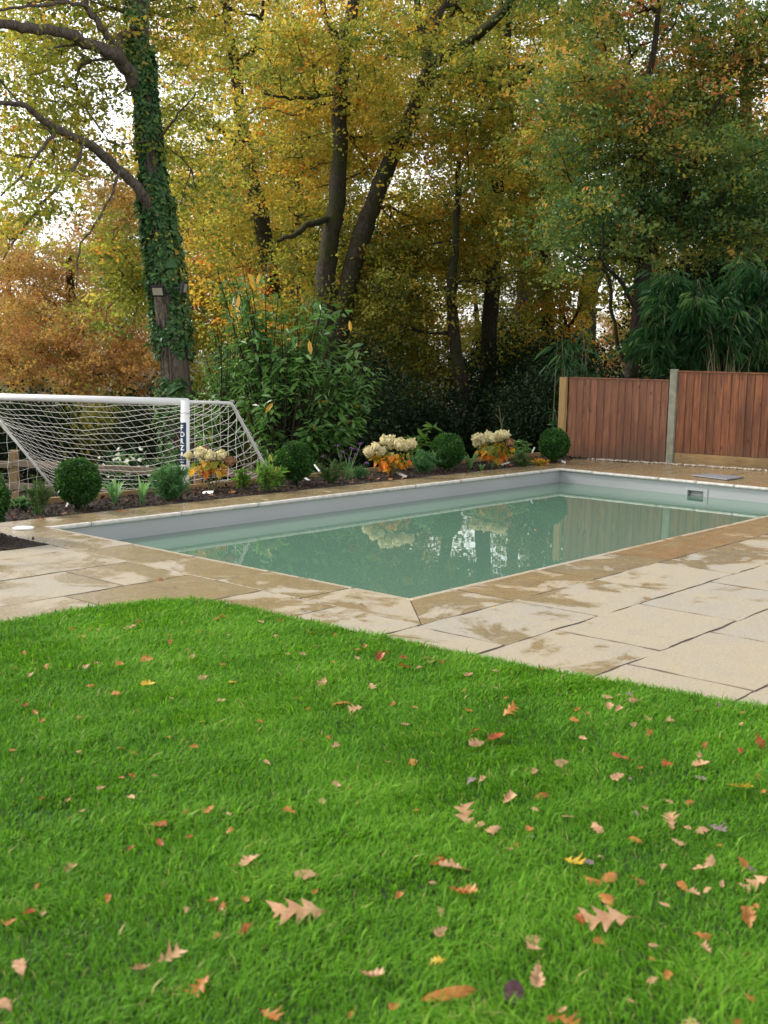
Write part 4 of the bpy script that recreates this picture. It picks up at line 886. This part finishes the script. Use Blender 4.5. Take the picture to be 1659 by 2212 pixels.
def herb(name, label, px, py, rx, ry, mat, leaf, T, n, seed, depth_m=.2, up=.6, stems=40, cat='plant', axis=None, sig=.02, base=None):
    """bushy plant built of many stems rising from one root, each lined with small leaves"""
    rng = np.random.RandomState(seed); o = at(px, py); d = float((o-NA([0, 0, EYE]))@F); mpp = d/FPX; t = thing(name, label, cat, (o[0], o[1], 0.0)); g = G(); h = G()
    for i in range(stems):
        a = rng.randn(3)*[.02, .02, 0]; q = nrm(rng.randn(3)); rr = rng.rand()**.5; tip = RH*q[0]*rx*mpp*rr + FH*q[2]*depth_m*rr + UP*(ry*mpp*2*(up + (1-up)*rng.rand())*math.sqrt(max(.05, 1-.65*rr*rr)))
        P = spline([o+a, o+a*.5+tip*.5+UP*tip[2]*.12, o+tip], 9); tube(g, P, np.linspace(.003, .0012, 9), 4, cap=False, var=.5)
        k = n; s = rng.rand(k)**.7; ii = np.minimum((s*8).astype(int), 7); f = (s*8-ii)[:, None]; B = P[ii]*(1-f) + P[np.minimum(ii+1, 8)]*f; dr = nrm(tip); ph = rng.rand(k)*2*PI
        out = nrm(np.cos(ph)[:, None]*RH + np.sin(ph)[:, None]*FH); leaves(h, rng, B, leaf, T, N=UP*.5+out*.2, spread=.5, axis=out*.9 + dr*.8 if axis is None else out + NA(axis), aspread=.3, svar=.25, var=.35 + .3*s + .08*rng.randn(), vvar=.12)
    g.build('stems', GSTEM, t); h.build('foliage', mat, t); return t
herb('rosemary_bush', 'upright dark green rosemary bush between the two left box balls', 84, 1112, 40, 46, L_ROSEM, .022, T_NARROW, 120, 201, .12)
herb('rosemary_bush', 'spreading light green rosemary bush right of the third box ball', 715, 1043, 42, 30, L_ROSEM, .024, T_NARROW, 130, 202, .15, .35)
herb('creeping_plant', 'low grey-green creeping plant at the foot of the left rosemary', 50, 1098, 26, 13, L_HERB, .02, T_OAK, 50, 203, .1, .3)
herb('feathery_bush', 'rounded bright green feathery-leaved bush in front of the goal post', 367, 1080, 54, 42, L_HERB, .052, T_NARROW, 80, 204, .2, .45, 70)
herb('feathery_bush', 'rounded blue-green feathery-leaved bush between hydrangea and dark box ball', 916, 1022, 35, 26, L_HERB, .042, T_NARROW, 80, 205, .18, .45, 60)
herb('feathery_bush', 'small dark feathery bush right of the far hydrangea', 1128, 1008, 30, 17, L_ROSEM, .034, T_NARROW, 70, 206, .15, .35, 50)
herb('low_bronze_plant', 'low bronze-leaved plant with tiny white flowers left of the last box ball', 1168, 1006, 24, 9, L_HYD, .022, T_OAK, 26, 207, .1, .3, 30)
herb('lime_perennial', 'open lime-green leafy perennial beside the rear corner of the goal', 575, 1060, 38, 44, L_LIME, .085, T_LAUREL, 12, 208, .15, .35, 16)
herb('lime_perennial', 'small lime-green leafy plant at the left foot of the third box ball', 604, 1052, 16, 28, L_LIME, .07, T_LAUREL, 10, 209, .08, .4, 9)
herb('leafy_perennial', 'fine-leaved green plant behind the near hydrangea at the goal frame', 522, 1056, 24, 22, L_LIME, .05, T_OAK, 12, 210, .1, .3, 12)
herb('low_green_plant', 'small green plant at the left foot of the middle hydrangea', 778, 1034, 20, 13, L_HERB, .035, T_NARROW, 50, 211, .1, .4, 30)
wf = shrub('white_flowered_shrub', 'green shrub dotted with white flowers seen through the goal net', 262, 1015, 16.6, 60, 42, .3, L_BAMBOO, .07, 420, 212, clumps=26, sig=.07, T=T_OAK)
_r = np.random.RandomState(213); 
for _i in range(22):
    _g = G(); _p = pt(262, 1000, 16.4) + _r.randn(3)*[.22, .22, .15]; leaves(_g, _r, np.repeat(_p[None], 5, 0), .028, T_PETAL, N=-FH+UP, spread=.5); _g.build('flower', L_WHITE, wf)
def straps(label, px, py, hpx, n, seed, mat=L_STRAP, spread=.55, name='strap_leaved_plant', wid=.013):
    rng = np.random.RandomState(seed); o = at(px, py); d = float((o-NA([0, 0, EYE]))@F); H_ = hpx*d/FPX; t = thing(name, label, 'plant', (o[0], o[1], 0.0), 'strap-leaved plants in the bed'); g = G()
    for i in range(n):
        a = rng.rand()*2*PI; out = np.cos(a)*RH + np.sin(a)*FH*.7; l = H_*(.7+.5*rng.rand()); sp = spread*(.3+rng.rand()); s = np.linspace(0, 1, 8)[:, None]
        C = o + out*(.015 + l*sp*s**1.5) + UP*l*(s - .55*sp*s**3); sd_ = nrm(np.cross(out, UP)); wv = wid*np.sin(PI*(.18+.80*s))*(.8+.4*rng.rand()); nn = np.cross(sd_, out)*.25
        V = np.stack([C - sd_*wv + UP*wv*.4, C, C + sd_*wv + UP*wv*.4], 1).reshape(-1, 3); j = np.arange(7)*3; g.add(V, np.stack([j, j+1, j+4, j+3], 1), np.stack([j+1, j+2, j+5, j+4], 1), var=np.clip(.5+.25*rng.randn(), 0, 1))
    tag(t, label, 'plant', 'strap-leaved plants in the bed'); g.build('foliage', mat, t)
    h = G(); tube(h, [o-UP*.01, o+UP*.03], [.014, .010], 7); h.build('stem', GSTEM, t)
straps('strap-leaved plant just right of the large left box ball', 248, 1091, 66, 20, 221, wid=.016)
straps('narrow upright strap-leaved plant left of the feathery bush', 308, 1090, 64, 13, 222, spread=.4, wid=.016)
straps('strap-leaved plant at the foot of the dark box ball', 1016, 1014, 48, 18, 223, wid=.016)
straps('strap-leaved plant in front of the far hydrangea', 1064, 1012, 48, 13, 224, spread=.4, wid=.016)
straps('small strap-leaved plant hanging onto the coping below the far hydrangea', 1040, 1016, 17, 9, 225)
straps('grassy tuft of thin leaves under the purple verbena', 752, 1036, 46, 60, 226, L_HERB, .5, 'grass_tuft', .003)
def hydrangea(label, bx, by, heads, leaf_c, lr, seed, nleaf):
    rng = np.random.RandomState(seed); o = at(bx, by); d = float((o-NA([0, 0, EYE]))@F); mpp = d/FPX; t = thing('hydrangea', label, 'shrub', (o[0], o[1], 0.0), 'cream-headed hydrangeas in the bed'); st = G(); tips = []
    for (hx, hy, r, brown) in heads:
        c = pt(hx, hy, d + rng.randn()*.06); tips.append(c); r_ = r*mpp*(1+.12*rng.randn()); q = nrm(rng.randn(420, 3)); q[:, 2] = q[:, 2]; bmp = 1+.26*snoise(q, 4.5, int(hx)); P = c + q*(r_*bmp*(1-.25*rng.rand(420)))[:, None]*[1, 1, .95]
        g = G(); leaves(g, rng, P, .019, T_PETAL, N=q, spread=.35, svar=.2, var=.5+.25*snoise(q, 3, 9)+.12*q[:, 2], vvar=.14)
        g.build('flower_head', L_BROWNPETAL if brown else L_PETAL, t)
        tube(st, spline([o+rng.randn(3)*[.03, .03, 0], o*.4+c*.6-(c-o)*[.2, .2, 0], c], 8), np.linspace(.0045, .0025, 8), 5, cap=False)
    for i in range(8):
        q = rng.randn(2); c = pt(leaf_c[0]+q[0]*lr[0]*.5, leaf_c[1]+q[1]*lr[1]*.4, d+.1*rng.randn()); tube(st, spline([o+rng.randn(3)*[.03, .03, 0], o*.5+c*.5, c], 6), np.linspace(.004, .002, 6), 5, cap=False)
    g = G(); q = nrm(rng.randn(nleaf, 3))*(rng.rand(nleaf, 1)**.45); P = pt(*leaf_c, d) + q[:, :1]*RH*lr[0]*mpp + q[:, 1:2]*UP*lr[1]*mpp + q[:, 2:]*FH*.16; out = nrm((P-o)*[1, 1, 0])
    leaves(g, rng, P, .072, T_IVY, N=UP*.4+out*.6-FH*.3, spread=.35, axis=-UP*1.1+out*.5, aspread=.25, svar=.22, var=.52-.38*q[:, 1], vvar=.26)
    g.build('foliage', L_HYD, t); st.build('stems', STEM, t)
hydrangea('cream-headed hydrangea with orange leaves in front of the goal side net', 458, 1062, [(408, 984, 10, 0), (433, 979, 13.5, 0), (455, 985, 11, 0), (478, 984, 12, 0), (497, 996, 10, 1), (443, 972, 7, 1)], (452, 1008), (40, 20), 301, 60)
hydrangea('cream-headed hydrangea with orange leaves in the middle of the bed', 852, 1030, [(798, 976, 12, 0), (812, 966, 13, 0), (824, 974, 11, 0), (831, 951, 11, 0), (843, 955, 12, 0), (862, 958, 12, 0), (872, 962, 11, 0), (889, 959, 11, 0)], (846, 992), (46, 19), 302, 120)
hydrangea('cream-headed hydrangea with orange and red leaves left of the last box ball', 1068, 1012, [(1032, 945, 9.5, 0), (1029, 958, 8, 0), (1045, 949, 10, 0), (1054, 942, 10, 0), (1062, 946, 9, 0), (1076, 943, 9, 0), (1086, 939, 9, 0), (1094, 940, 8, 0), (1102, 957, 9, 1)], (1068, 974), (42, 22), 303, 190)
def verbena():
    rng = np.random.RandomState(310); o = at(752, 1034); d = float((o-NA([0, 0, EYE]))@F); t = thing('verbena', 'thin-stemmed plant with small purple flower heads left of the middle hydrangea', 'plant', (o[0], o[1], 0)); g = G(); h = G()
    for x, y in ((729, 962), (742, 976), (736, 986), (761, 968), (774, 972), (779, 958), (790, 1000), (755, 990), (768, 981), (698, 985)):
        c = pt(x, y, d+.1*rng.randn()); tube(g, spline([o+rng.randn(3)*[.04, .04, 0], o*.5+c*.5+rng.randn(3)*.02, c], 7), .0022, 4, cap=False); P = c + rng.randn(34, 3)*[.016, .016, .008]; h = G(); leaves(h, rng, P, .009, T_PETAL, N=UP, spread=.8); h.build('flower_head', L_PURPLE, t)
    g.build('stems', GSTEM, t)
verbena()
def sprig(name, label, base, d, stems, n, leaf, seed, mat, z0=0.0, T=T_LAUREL, up=.5, stemm=GSTEM, r=.006):
    rng = np.random.RandomState(seed); o = pt(*base, d); z0 = min(o[2], z0) if z0 is not None else o[2]; o = NA([o[0], o[1], z0]); t = thing(name, label, 'plant', o); g = G(); h = G()
    for s_ in stems:
        P = spline([o] + [pt(x, y, d) for x, y in s_], 10); tube(g, P, np.linspace(r, r*.4, 10), 5, cap=False)
        s = 1 - rng.rand(n)*.55; s[:3] = .99; ii = np.minimum((s*9).astype(int), 9); ph = rng.rand(n)*2*PI; out = np.cos(ph)[:, None]*RH + np.sin(ph)[:, None]*FH*.7
        if n: leaves(h, rng, P[ii], leaf, T, N=UP + out*.2, spread=.4, axis=out + UP*up, aspread=.2, svar=.2, var=.55, vvar=.14)
    g.build('stems', stemm, t)
    if h.v: h.build('foliage', mat, t)
sprig('laurel_shoot', 'bright green laurel shoot leaning right above the middle hydrangea', (880, 1020), 15.9, [[(900, 960), (945, 912)], [(890, 975), (915, 935)], [(905, 970), (925, 955)], [(880, 970), (895, 940)]], 14, .13, 320, L_LIME, -.1)
sprig('broad_leaved_shrub', 'broad blue-green leaves of a shrub poking out left of the fence end post', (1205, 990), 17.6, [[(1204, 930), (1198, 880)], [(1200, 940), (1186, 905)], [(1203, 945), (1190, 925)]], 12, .14, 321, L_BAMBOO, -.2)
sprig('glossy_small_shrub', 'small shrub with shiny pale-lit leaves between the far hydrangea and the last box ball', (1125, 1000), 16.2, [[(1120, 970), (1112, 950)], [(1128, 970), (1130, 948)], [(1135, 975), (1142, 958)], [(1118, 980), (1106, 965)]], 18, .09, 322, L_LAUREL, 0)
sprig('bare_twig', 'single bare leafless twig standing behind the far hydrangea', (1088, 985), 16.0, [[(1084, 930), (1078, 876)], [(1083, 920), (1070, 893)], [(1084, 925), (1089, 900)]], 0, .1, 323, L_LIME, -.05, stemm=STEM, r=.008)
def label_(txt, x0, y0, x1, y1, z0, z1, wd=.022):
    a = at(x0, y0, z0); b = at(x1, y1, z1); g = G(); bar(g, a, b, wd, .0015, up=nrm(-F+UP*.5)); tag(g.build('plant_label', WPLAST), txt, 'plant label', 'white plant labels in the bed')
label_('white plant label standing at the foot of the large left box ball', 142, 1096, 149, 1082, .0, .07)
label_('white plant label lying at the foot of the first hydrangea', 438, 1064, 460, 1063, .012, .03, .03)
label_('white plant label stuck upright beside the third box ball', 690, 1018, 675, 998, .05, .15)
label_('white plant label lying on soil at the right foot of the third box ball', 650, 1027, 668, 1038, .06, .01)
label_('long white plant label lying on the coping edge under the middle hydrangea', 856, 1020, 878, 1030, .05, .01, .035)
label_('white plant label lying on soil in front of the far hydrangea', 1082, 1004, 1102, 999, .02, .03, .03)
label_('yellowing label leaning in front of the last box ball', 1155, 966, 1149, 978, .22, .14)
label_('white plant label lying between the last box ball and the fence', 1213, 996, 1222, 999, .03, .01, .03)

# ================================================================== FALLEN LEAVES
def outline(lobes, depth, pointed, rng, oval=False):
    """half outline of an oak leaf from stalk to tip: x(y); deep round or pointed lobes"""
    y = np.linspace(.0, 1, lobes*8+3)
    if oval: return y, .36*np.sqrt(np.clip(np.sin(PI*np.clip(y, .01, .99)), 0, 1))
    env = (.40 if pointed else .33)*np.clip(np.sin(PI*np.clip(y*.93+.03, 0, 1)), 0, 1)**.7*(.75+.5*y) + .012
    off = .25*rng.randn(); ph = (y*(lobes+.15) + off) % 1.0; lk = (y*(lobes+.15) + off).astype(int) % 7; env = env*(.72+.55*rng.rand(7))[lk]; tri = 1-np.abs(2*ph-1)
    lob = tri**1.25*1.25 if pointed else np.sqrt(np.clip(np.sin(PI*ph), 0, 1))
    return y, env*((1-depth) + depth*lob)*(1+.10*rng.randn(len(y))*.5)
def leaf_mesh(k, pointed, curl, lobes=4, oval=False):
    rng = np.random.RandomState(500+k); dp = .80 if pointed else .66; y, xl = outline(lobes, dp, pointed, rng, oval); _, xr = outline(lobes, dp, pointed, rng, oval)
    y = y - .5; n = len(y); cols = [-1, -.55, 0, .55, 1]; V = []; tw = rng.randn()*.35; fold = .25+.2*rng.rand()
    for i in range(n):
        for c in cols:
            w_ = (xl[i] if c < 0 else xr[i]); x = w_*c; sweep = 0 if oval else (.62 if pointed else .35)*w_*abs(c)
            z = curl*(x*x*1.6 + .55*y[i]**2) + fold*abs(x)*.6 + .018*rng.randn()*(abs(c) > .9) + tw*x*y[i]
            V.append((x, y[i] + sweep, z))
    i = np.arange(n-1)[:, None]*5; j = np.arange(4)[None]; Q = np.stack([i+j, i+j+1, i+j+6, i+j+5], -1).reshape(-1, 4)
    g = G(); g.add(V, Q, var=np.tile(NA([1, .6, 0, .6, 1]), n)); tube(g, [(0, -.66, curl*.2), (0, -.50, curl*.12), (0, -.40, curl*.08)], [.012, .011, .006], 4, cap=False, var=0)
    o = g.build('fallen_leaf', [], None, smooth=True); me = o.data; bpy.data.objects.remove(o); return me
def leafcol(name, a, b, c):
    m = NM(name); f = m.noise(m.obj((1, 1, 1)), 2.6, 5, .6); col = m.ramp(f, [(.3, a), (.5, b), (.72, c)]); v = m.math('POWER', m.attr(), 2.0); vein = m.mapr(m.attr(), 0, .12, 1, 0)
    col = m.mix(m.math('MULTIPLY', vein, .35), col, tuple(q*.55 for q in b)); m.base(col); m.rough(.42); tr = m.n('BsdfTranslucent'); m.l(col, tr.inputs[0]); mx = m.n('MixShader'); mx.inputs[0].default_value = .25
    m.l(m.b.outputs[0], mx.inputs[1]); m.l(tr.outputs[0], mx.inputs[2]); m.l(mx.outputs[0], m.out.inputs[0]); return m.m
LC = {'T': (leafcol('tan_dry_leaf', (.42, .20, .10), (.58, .32, .17), (.70, .45, .27)), 'tan'), 'O': (leafcol('orange_dry_leaf', (.34, .10, .02), (.48, .18, .035), (.56, .29, .07)), 'orange'),
      'R': (leafcol('rust_red_leaf', (.22, .04, .012), (.40, .085, .02), (.50, .17, .03)), 'rust-red'), 'Y': (leafcol('yellow_dry_leaf', (.50, .24, .02), (.64, .42, .03), (.68, .52, .07)), 'yellow'),
      'P': (leafcol('purple_grey_leaf', (.16, .10, .11), (.28, .20, .20), (.40, .30, .28)), 'purple-grey'), 'B': (leafcol('dark_brown_leaf', (.03, .015, .01), (.07, .03, .02), (.12, .05, .03)), 'dark brown')}
LM = [leaf_mesh(k+20, k % 4 == 1, c_, 3 + (k % 3 == 0)) for k, c_ in enumerate((.2, .5, -.4, .7, .1, -.7, .9, -1.0, .3, -.2, .6, -.5, 1.2, .0))]
LP = [leaf_mesh(6, True, -.30, 3), leaf_mesh(7, True, -.2, 3), leaf_mesh(8, True, -.5, 3)]; LO = [leaf_mesh(9, False, -.4, 3, True)]
S3 = '''388,38,35,O 640,38,60,Y 503,72,45,O 873,5,40,T 1395,28,60,T 1605,45,40,T 1005,15,40,Y 72,97,20,O 112,115,35,R 153,158,32,O 180,190,28,O 740,93,20,T 958,97,38,T 1280,93,28,O 1475,117,75,O 1535,143,60,T 1330,130,30,R 600,152,22,O 345,180,20,R 875,195,25,Y 1125,197,25,O 55,315,28,O 340,320,25,T 520,305,35,O 575,320,40,O 730,260,25,O 835,310,38,O 930,335,20,R 1305,278,28,O 1420,268,25,O 1448,305,40,T 1155,370,34,T 525,433,25,O 567,432,30,O 665,422,32,T 437,485,38,T 297,527,38,T 178,518,28,R 570,520,45,T 360,578,35,T 803,577,38,O 905,570,50,O 987,588,25,T 1255,580,60,O 1390,537,48,T 1455,470,40,T 1510,465,40,O 695,635,100,R 990,665,40,O 690,720,45,R 820,695,30,R 565,745,40,R 302,825,70,T 160,893,35,O 465,950,45,O 1080,800,90,T 1005,815,50,R 1325,850,100,T 915,970,50,O 960,975,50,O 1060,962,45,O 805,1000,35,T 1360,932,30,O 1300,1018,235,TP 125,1025,60,R 48,1060,50,O 185,1025,28,T 930,1110,50,O 1065,1075,80,R 735,1200,110,T 605,1275,80,T 90,1250,90,T 865,1345,100,O 1610,1300,100,T 25,1415,80,T 1165,1470,95,O 1515,1455,40,O'''
S4 = '''1190,58,40,B 740,25,25,O 480,45,25,T 345,60,25,O 528,90,28,O 40,115,35,R 135,130,25,O 370,150,30,O 540,150,70,O 840,145,35,O 880,160,18,O 825,192,40,O 1015,78,30,T 970,90,50,T 1065,75,35,P 1075,110,45,T 975,128,50,T 1012,143,40,T 1080,205,32,T 1145,180,45,T 1235,180,48,T 1360,145,40,T 1550,148,22,O 1545,200,25,T 385,238,50,R 480,262,95,R 400,298,70,T 92,205,35,T 860,265,35,T 1145,248,40,O 1385,298,35,R 1540,325,30,R 1625,292,80,R 15,375,40,T 125,368,60,O 1025,350,80,R 1110,400,30,O 768,383,62,T 648,413,40,T 1225,383,45,R 1365,345,35,T 1370,385,70,T 1365,430,60,P 378,438,60,P 422,445,38,T 1010,430,60,T 1065,435,30,P 1610,435,35,O 1535,485,90,Y 1640,500,40,O 680,512,70,R 538,535,68,T 135,570,35,O 1237,542,40,T 1325,537,40,O 655,575,30,T 350,612,125,TP 410,640,50,T 478,658,70,T 800,595,55,T 625,650,50,O 637,683,40,P 1090,583,30,P 1125,570,30,T 920,645,75,T 1240,630,85,T 1315,648,40,T 1375,655,70,T 1440,662,70,P 1090,692,60,O 1265,715,65,T 1445,720,35,O 578,725,30,O 540,752,35,T 300,815,130,T 235,780,90,R 820,798,85,Y 880,795,50,P 940,768,30,T 1205,817,38,T 1415,798,60,T 1370,830,75,T 1550,800,60,O 1590,825,45,P 1610,895,130,TP 900,880,80,O 985,850,95,O 1100,860,75,O 215,890,35,T 62,952,55,O 345,930,125,O 1295,895,60,O 1345,925,60,T 1395,920,40,T 1460,900,35,T 1610,980,35,O 970,960,90,O 245,1015,40,T 970,1055,225,TP 850,1050,60,R 1570,1045,90,O 1210,990,45,T 245,1105,75,T 935,1138,60,O 635,1105,100,T 650,1165,60,T 1375,1107,70,O 1170,1145,50,T 1395,1178,60,T 1155,1210,30,O 1590,1180,50,R 235,1218,60,Y 660,1310,105,T 1160,1300,55,T 1225,1297,60,O 560,1370,135,V 280,1375,255,OL 1065,1405,42,T 1580,1385,25,O 45,1430,50,O 770,1450,55,T 795,1480,90,O 725,1470,50,O 1320,1495,110,T 1530,1485,55,O 450,1495,45,O'''
S1 = '''310,527,25,O 350,555,35,Y 425,525,35,T 565,512,58,T 595,488,30,R 385,527,22,O 105,627,35,R 65,692,25,R 130,730,30,T 200,685,40,O 293,692,30,O 375,683,40,T 415,668,30,T 505,562,25,T 520,675,40,O 640,660,60,O 735,548,22,O 735,583,30,R 790,488,20,O 815,618,28,O 830,648,30,T 865,540,20,R 915,540,22,O 930,475,35,O 960,470,30,O 985,545,18,T 1125,493,30,T 1190,548,30,T 1215,490,30,R 960,680,28,O 870,728,50,T 1200,660,18,R 1240,627,25,T 1305,635,28,T 1370,597,35,T 1345,535,35,O 1450,548,25,O 1545,610,25,O 1575,597,25,O 1540,650,28,T 1640,650,55,R 1440,670,20,O 590,210,15,Rp 695,308,28,Rp 755,345,16,Bp 1305,443,26,Bp 1560,422,16,Bp'''
S2 = '''10,630,40,R 85,650,35,R 185,648,45,T 210,665,50,T 250,660,40,R 150,690,30,T 90,690,50,O 365,720,55,T 480,703,35,T 685,697,25,O 885,493,22,Tp 1450,843,28,P 472,436,20,Yp'''
NAMED = {('3', 1300, 1018): 'largest pale tan star-lobed leaf lying left of centre near the photo bottom', ('4', 350, 612): 'tan many-pointed leaf standing up in the middle of the lawn',
 ('4', 300, 815): 'large pale tan folded leaf next to a rust-red leaf right of the lawn centre', ('4', 235, 780): 'rust-red leaf touching the large pale folded leaf right of the lawn centre',
 ('4', 970, 1055): 'long pale tan pointed-lobed leaf lying in the lower right of the lawn', ('4', 280, 1375): 'long narrow orange leaf lying along the bottom of the photo', ('4', 560, 1370): 'round dark purple leaf near the bottom of the photo',
 ('4', 1610, 895): 'large tan pointed leaf cut by the right edge of the photo', ('3', 695, 635): 'large rust-red leaf left of the lawn centre', ('4', 480, 262): 'bright rust-red leaf curled up next to a tan leaf at upper middle lawn',
 ('4', 345, 930): 'long wavy orange leaf just below the pale folded leaf', ('3', 865, 1345): 'bright orange leaf near the bottom left of the lawn', ('4', 1190, 58): 'dark curled leaf standing on the paving at the lawn edge',
 ('3', 1610, 1300): 'pale tan leaf at the bottom middle of the lawn', ('4', 660, 1310): 'tan-orange leaf right above the round purple leaf', ('3', 735, 1200): 'pale tan leaf lying flat at lower left of the lawn',
 ('4', 820, 798): 'yellow-orange leaf beside a purple-grey leaf on the right lawn', ('4', 1535, 485): 'yellow-orange toothed leaf near the right edge of the lawn', ('3', 640, 38): 'yellow leaf in the upper left of the lawn',
 ('3', 1080, 800): 'faded tan leaf beside a rust leaf at the middle left of the lawn', ('1', 565, 512): 'pale tan leaf at the top of the lawn by its rounded corner', ('4', 635, 1105): 'curled tan leaf above another small tan leaf on the lower right lawn',
 ('3', 1325, 850): 'wide faded tan and orange leaf above the largest pale leaf', ('4', 1065, 75): 'small purple-grey leaf at the lawn edge by the paving', ('2', 472, 436): 'tiny yellow-green leaf lying in a joint by the pool coping',
 ('4', 1320, 1495): 'rounded tan leaf cut by the bottom edge at the right'}
def scatter():
    rng = np.random.RandomState(600); count = 0
    for S, ox, oy, nm in ((S3, 0, 2200, '3'), (S4, 1250, 2200, '4'), (S1, 0, 1650, '1'), (S2, 1250, 1650, '2')):
        for w_ in S.split():
            x, y, s, c = w_.split(','); x, y, s = int(x), int(y), int(s); px, py = ox/1.50693 + x/2, oy/1.50693 + y/2; patio_ = c.endswith('p'); c0 = c[0]; c0 = 'P' if c0 == 'V' else c0
            z = .004 if patio_ or (nm, x, y) == ('4', 1190, 58) else .027 + .012*rng.rand(); P = at(px, py, z + .008); d = float((P-NA([0, 0, EYE]))@F); size = s/2*d/FPX*(1.04 if s < 120 else .95)
            size = max(.022, size); big = 'P' in c[1:] or 'L' in c[1:]
            me = (LP if c[1:] == 'P' else LO if c in ('V', 'OL') else LM)[rng.randint(0, 3 if c[1:] == 'P' else 1 if c in ('V', 'OL') else 14)]
            o = bpy.data.objects.new('fallen_leaf', me); COL.objects.link(o)
            if not me.materials: me.materials.append(LC[c0][0])
            o.material_slots[0].link = 'OBJECT'; o.material_slots[0].material = LC[c0][0] if c != 'V' else VIOLET
            rz = rng.rand()*2*PI; face = .22 + .30*rng.randn() if not patio_ else .08*rng.randn()
            sx = size*(.95 if c == 'V' else .34 if c == 'OL' else 1); sy = size*(.85 if c == 'V' else 1)
            if c in ('TP', 'OL'): rz = YAW - PI/2 + (PI/2 + .25 if (nm, x) != ('4', 350) else .1); face = .30 if c == 'TP' else .5
            if (nm, x) == ('4', 350): face = .75
            rot = Matrix.Rotation(face, 4, Vector(tuple(RH))) @ Matrix.Rotation(.15*rng.randn(), 4, Vector(tuple(FH))) @ Matrix.Rotation(rz, 4, 'Z')
            o.rotation_euler = rot.to_euler(); o.location = tuple(P + UP*(size*.22*abs(math.sin(face)) - (0 if patio_ else .014*rng.rand()))); o.scale = (sx, sy, size)
            lab = NAMED.get((nm, x, y)); big_ = s >= 62; where = 'on the stone paving' if patio_ else 'in the green lawn'
            if lab: tag(o, lab, 'leaf', 'fallen leaves on the lawn')
            else:
                sz = 'large' if s*d > 210 else 'small'; lb = f'other {sz} {LC[c0][1]} fallen leaf lying {where}'; tag(o, lb, 'leaf', f'{sz} {LC[c0][1]} leaves lying {where}')
            count += 1
    print('fallen leaves', count)
VIOLET = leafcol('dark_purple_leaf', (.05, .02, .03), (.10, .045, .055), (.17, .09, .09))
scatter()
def bed_litter():
    rng = np.random.RandomState(640); spots = [(88, 1122, 'R'), (140, 1110, 'T'), (256, 1108, 'R'), (270, 1106, 'O'), (455, 1072, 'T'), (463, 1073, 'T'), (500, 1066, 'O'), (758, 1044, 'T'), (800, 1036, 'O'), (815, 1036, 'T'), (836, 1030, 'O'), (842, 1036, 'O'), (872, 1033, 'T'), (1010, 1018, 'O'), (1090, 1005, 'O'), (1102, 1006, 'R'), (1140, 1004, 'T'), (30, 1120, 'R'), (560, 1060, 'T'), (620, 1056, 'O')]
    for x, y, c in spots:
        P = at(x, y, .02); o = bpy.data.objects.new('fallen_leaf', LM[rng.randint(0, 14)]); COL.objects.link(o); o.material_slots[0].link = 'OBJECT'; o.material_slots[0].material = LC[c][0]; s = .05+.025*rng.rand()
        o.location = tuple(P + UP*.01); o.rotation_euler = (rng.randn()*.3, rng.randn()*.3, rng.rand()*6); o.scale = (s, s, s)
        tag(o, f'{LC[c][1]} fallen leaf lying on the dark soil of the flower bed', 'leaf', f'{LC[c][1]} leaves on the flower bed soil')
bed_litter()
def floating():
    rng = np.random.RandomState(660)
    for x, y, s_, c in ((1157, 1146, .05, 'T'), (1292, 1120, .03, 'O'), (1020, 1205, .028, 'T'), (760, 1180, .035, 'R')):
        P = at(x, y, wz); o = bpy.data.objects.new('floating_leaf', LM[rng.randint(0, 14)]); COL.objects.link(o); o.material_slots[0].link = 'OBJECT'; o.material_slots[0].material = LC[c][0]
        o.location = tuple(P + UP*.006); o.rotation_euler = (.05, .05, rng.rand()*6); o.scale = (s_, s_, s_*.5)
        tag(o, f'small {LC[c][1]} leaf floating on the pool water', 'leaf', f'{LC[c][1]} leaves floating on the pool')
floating()
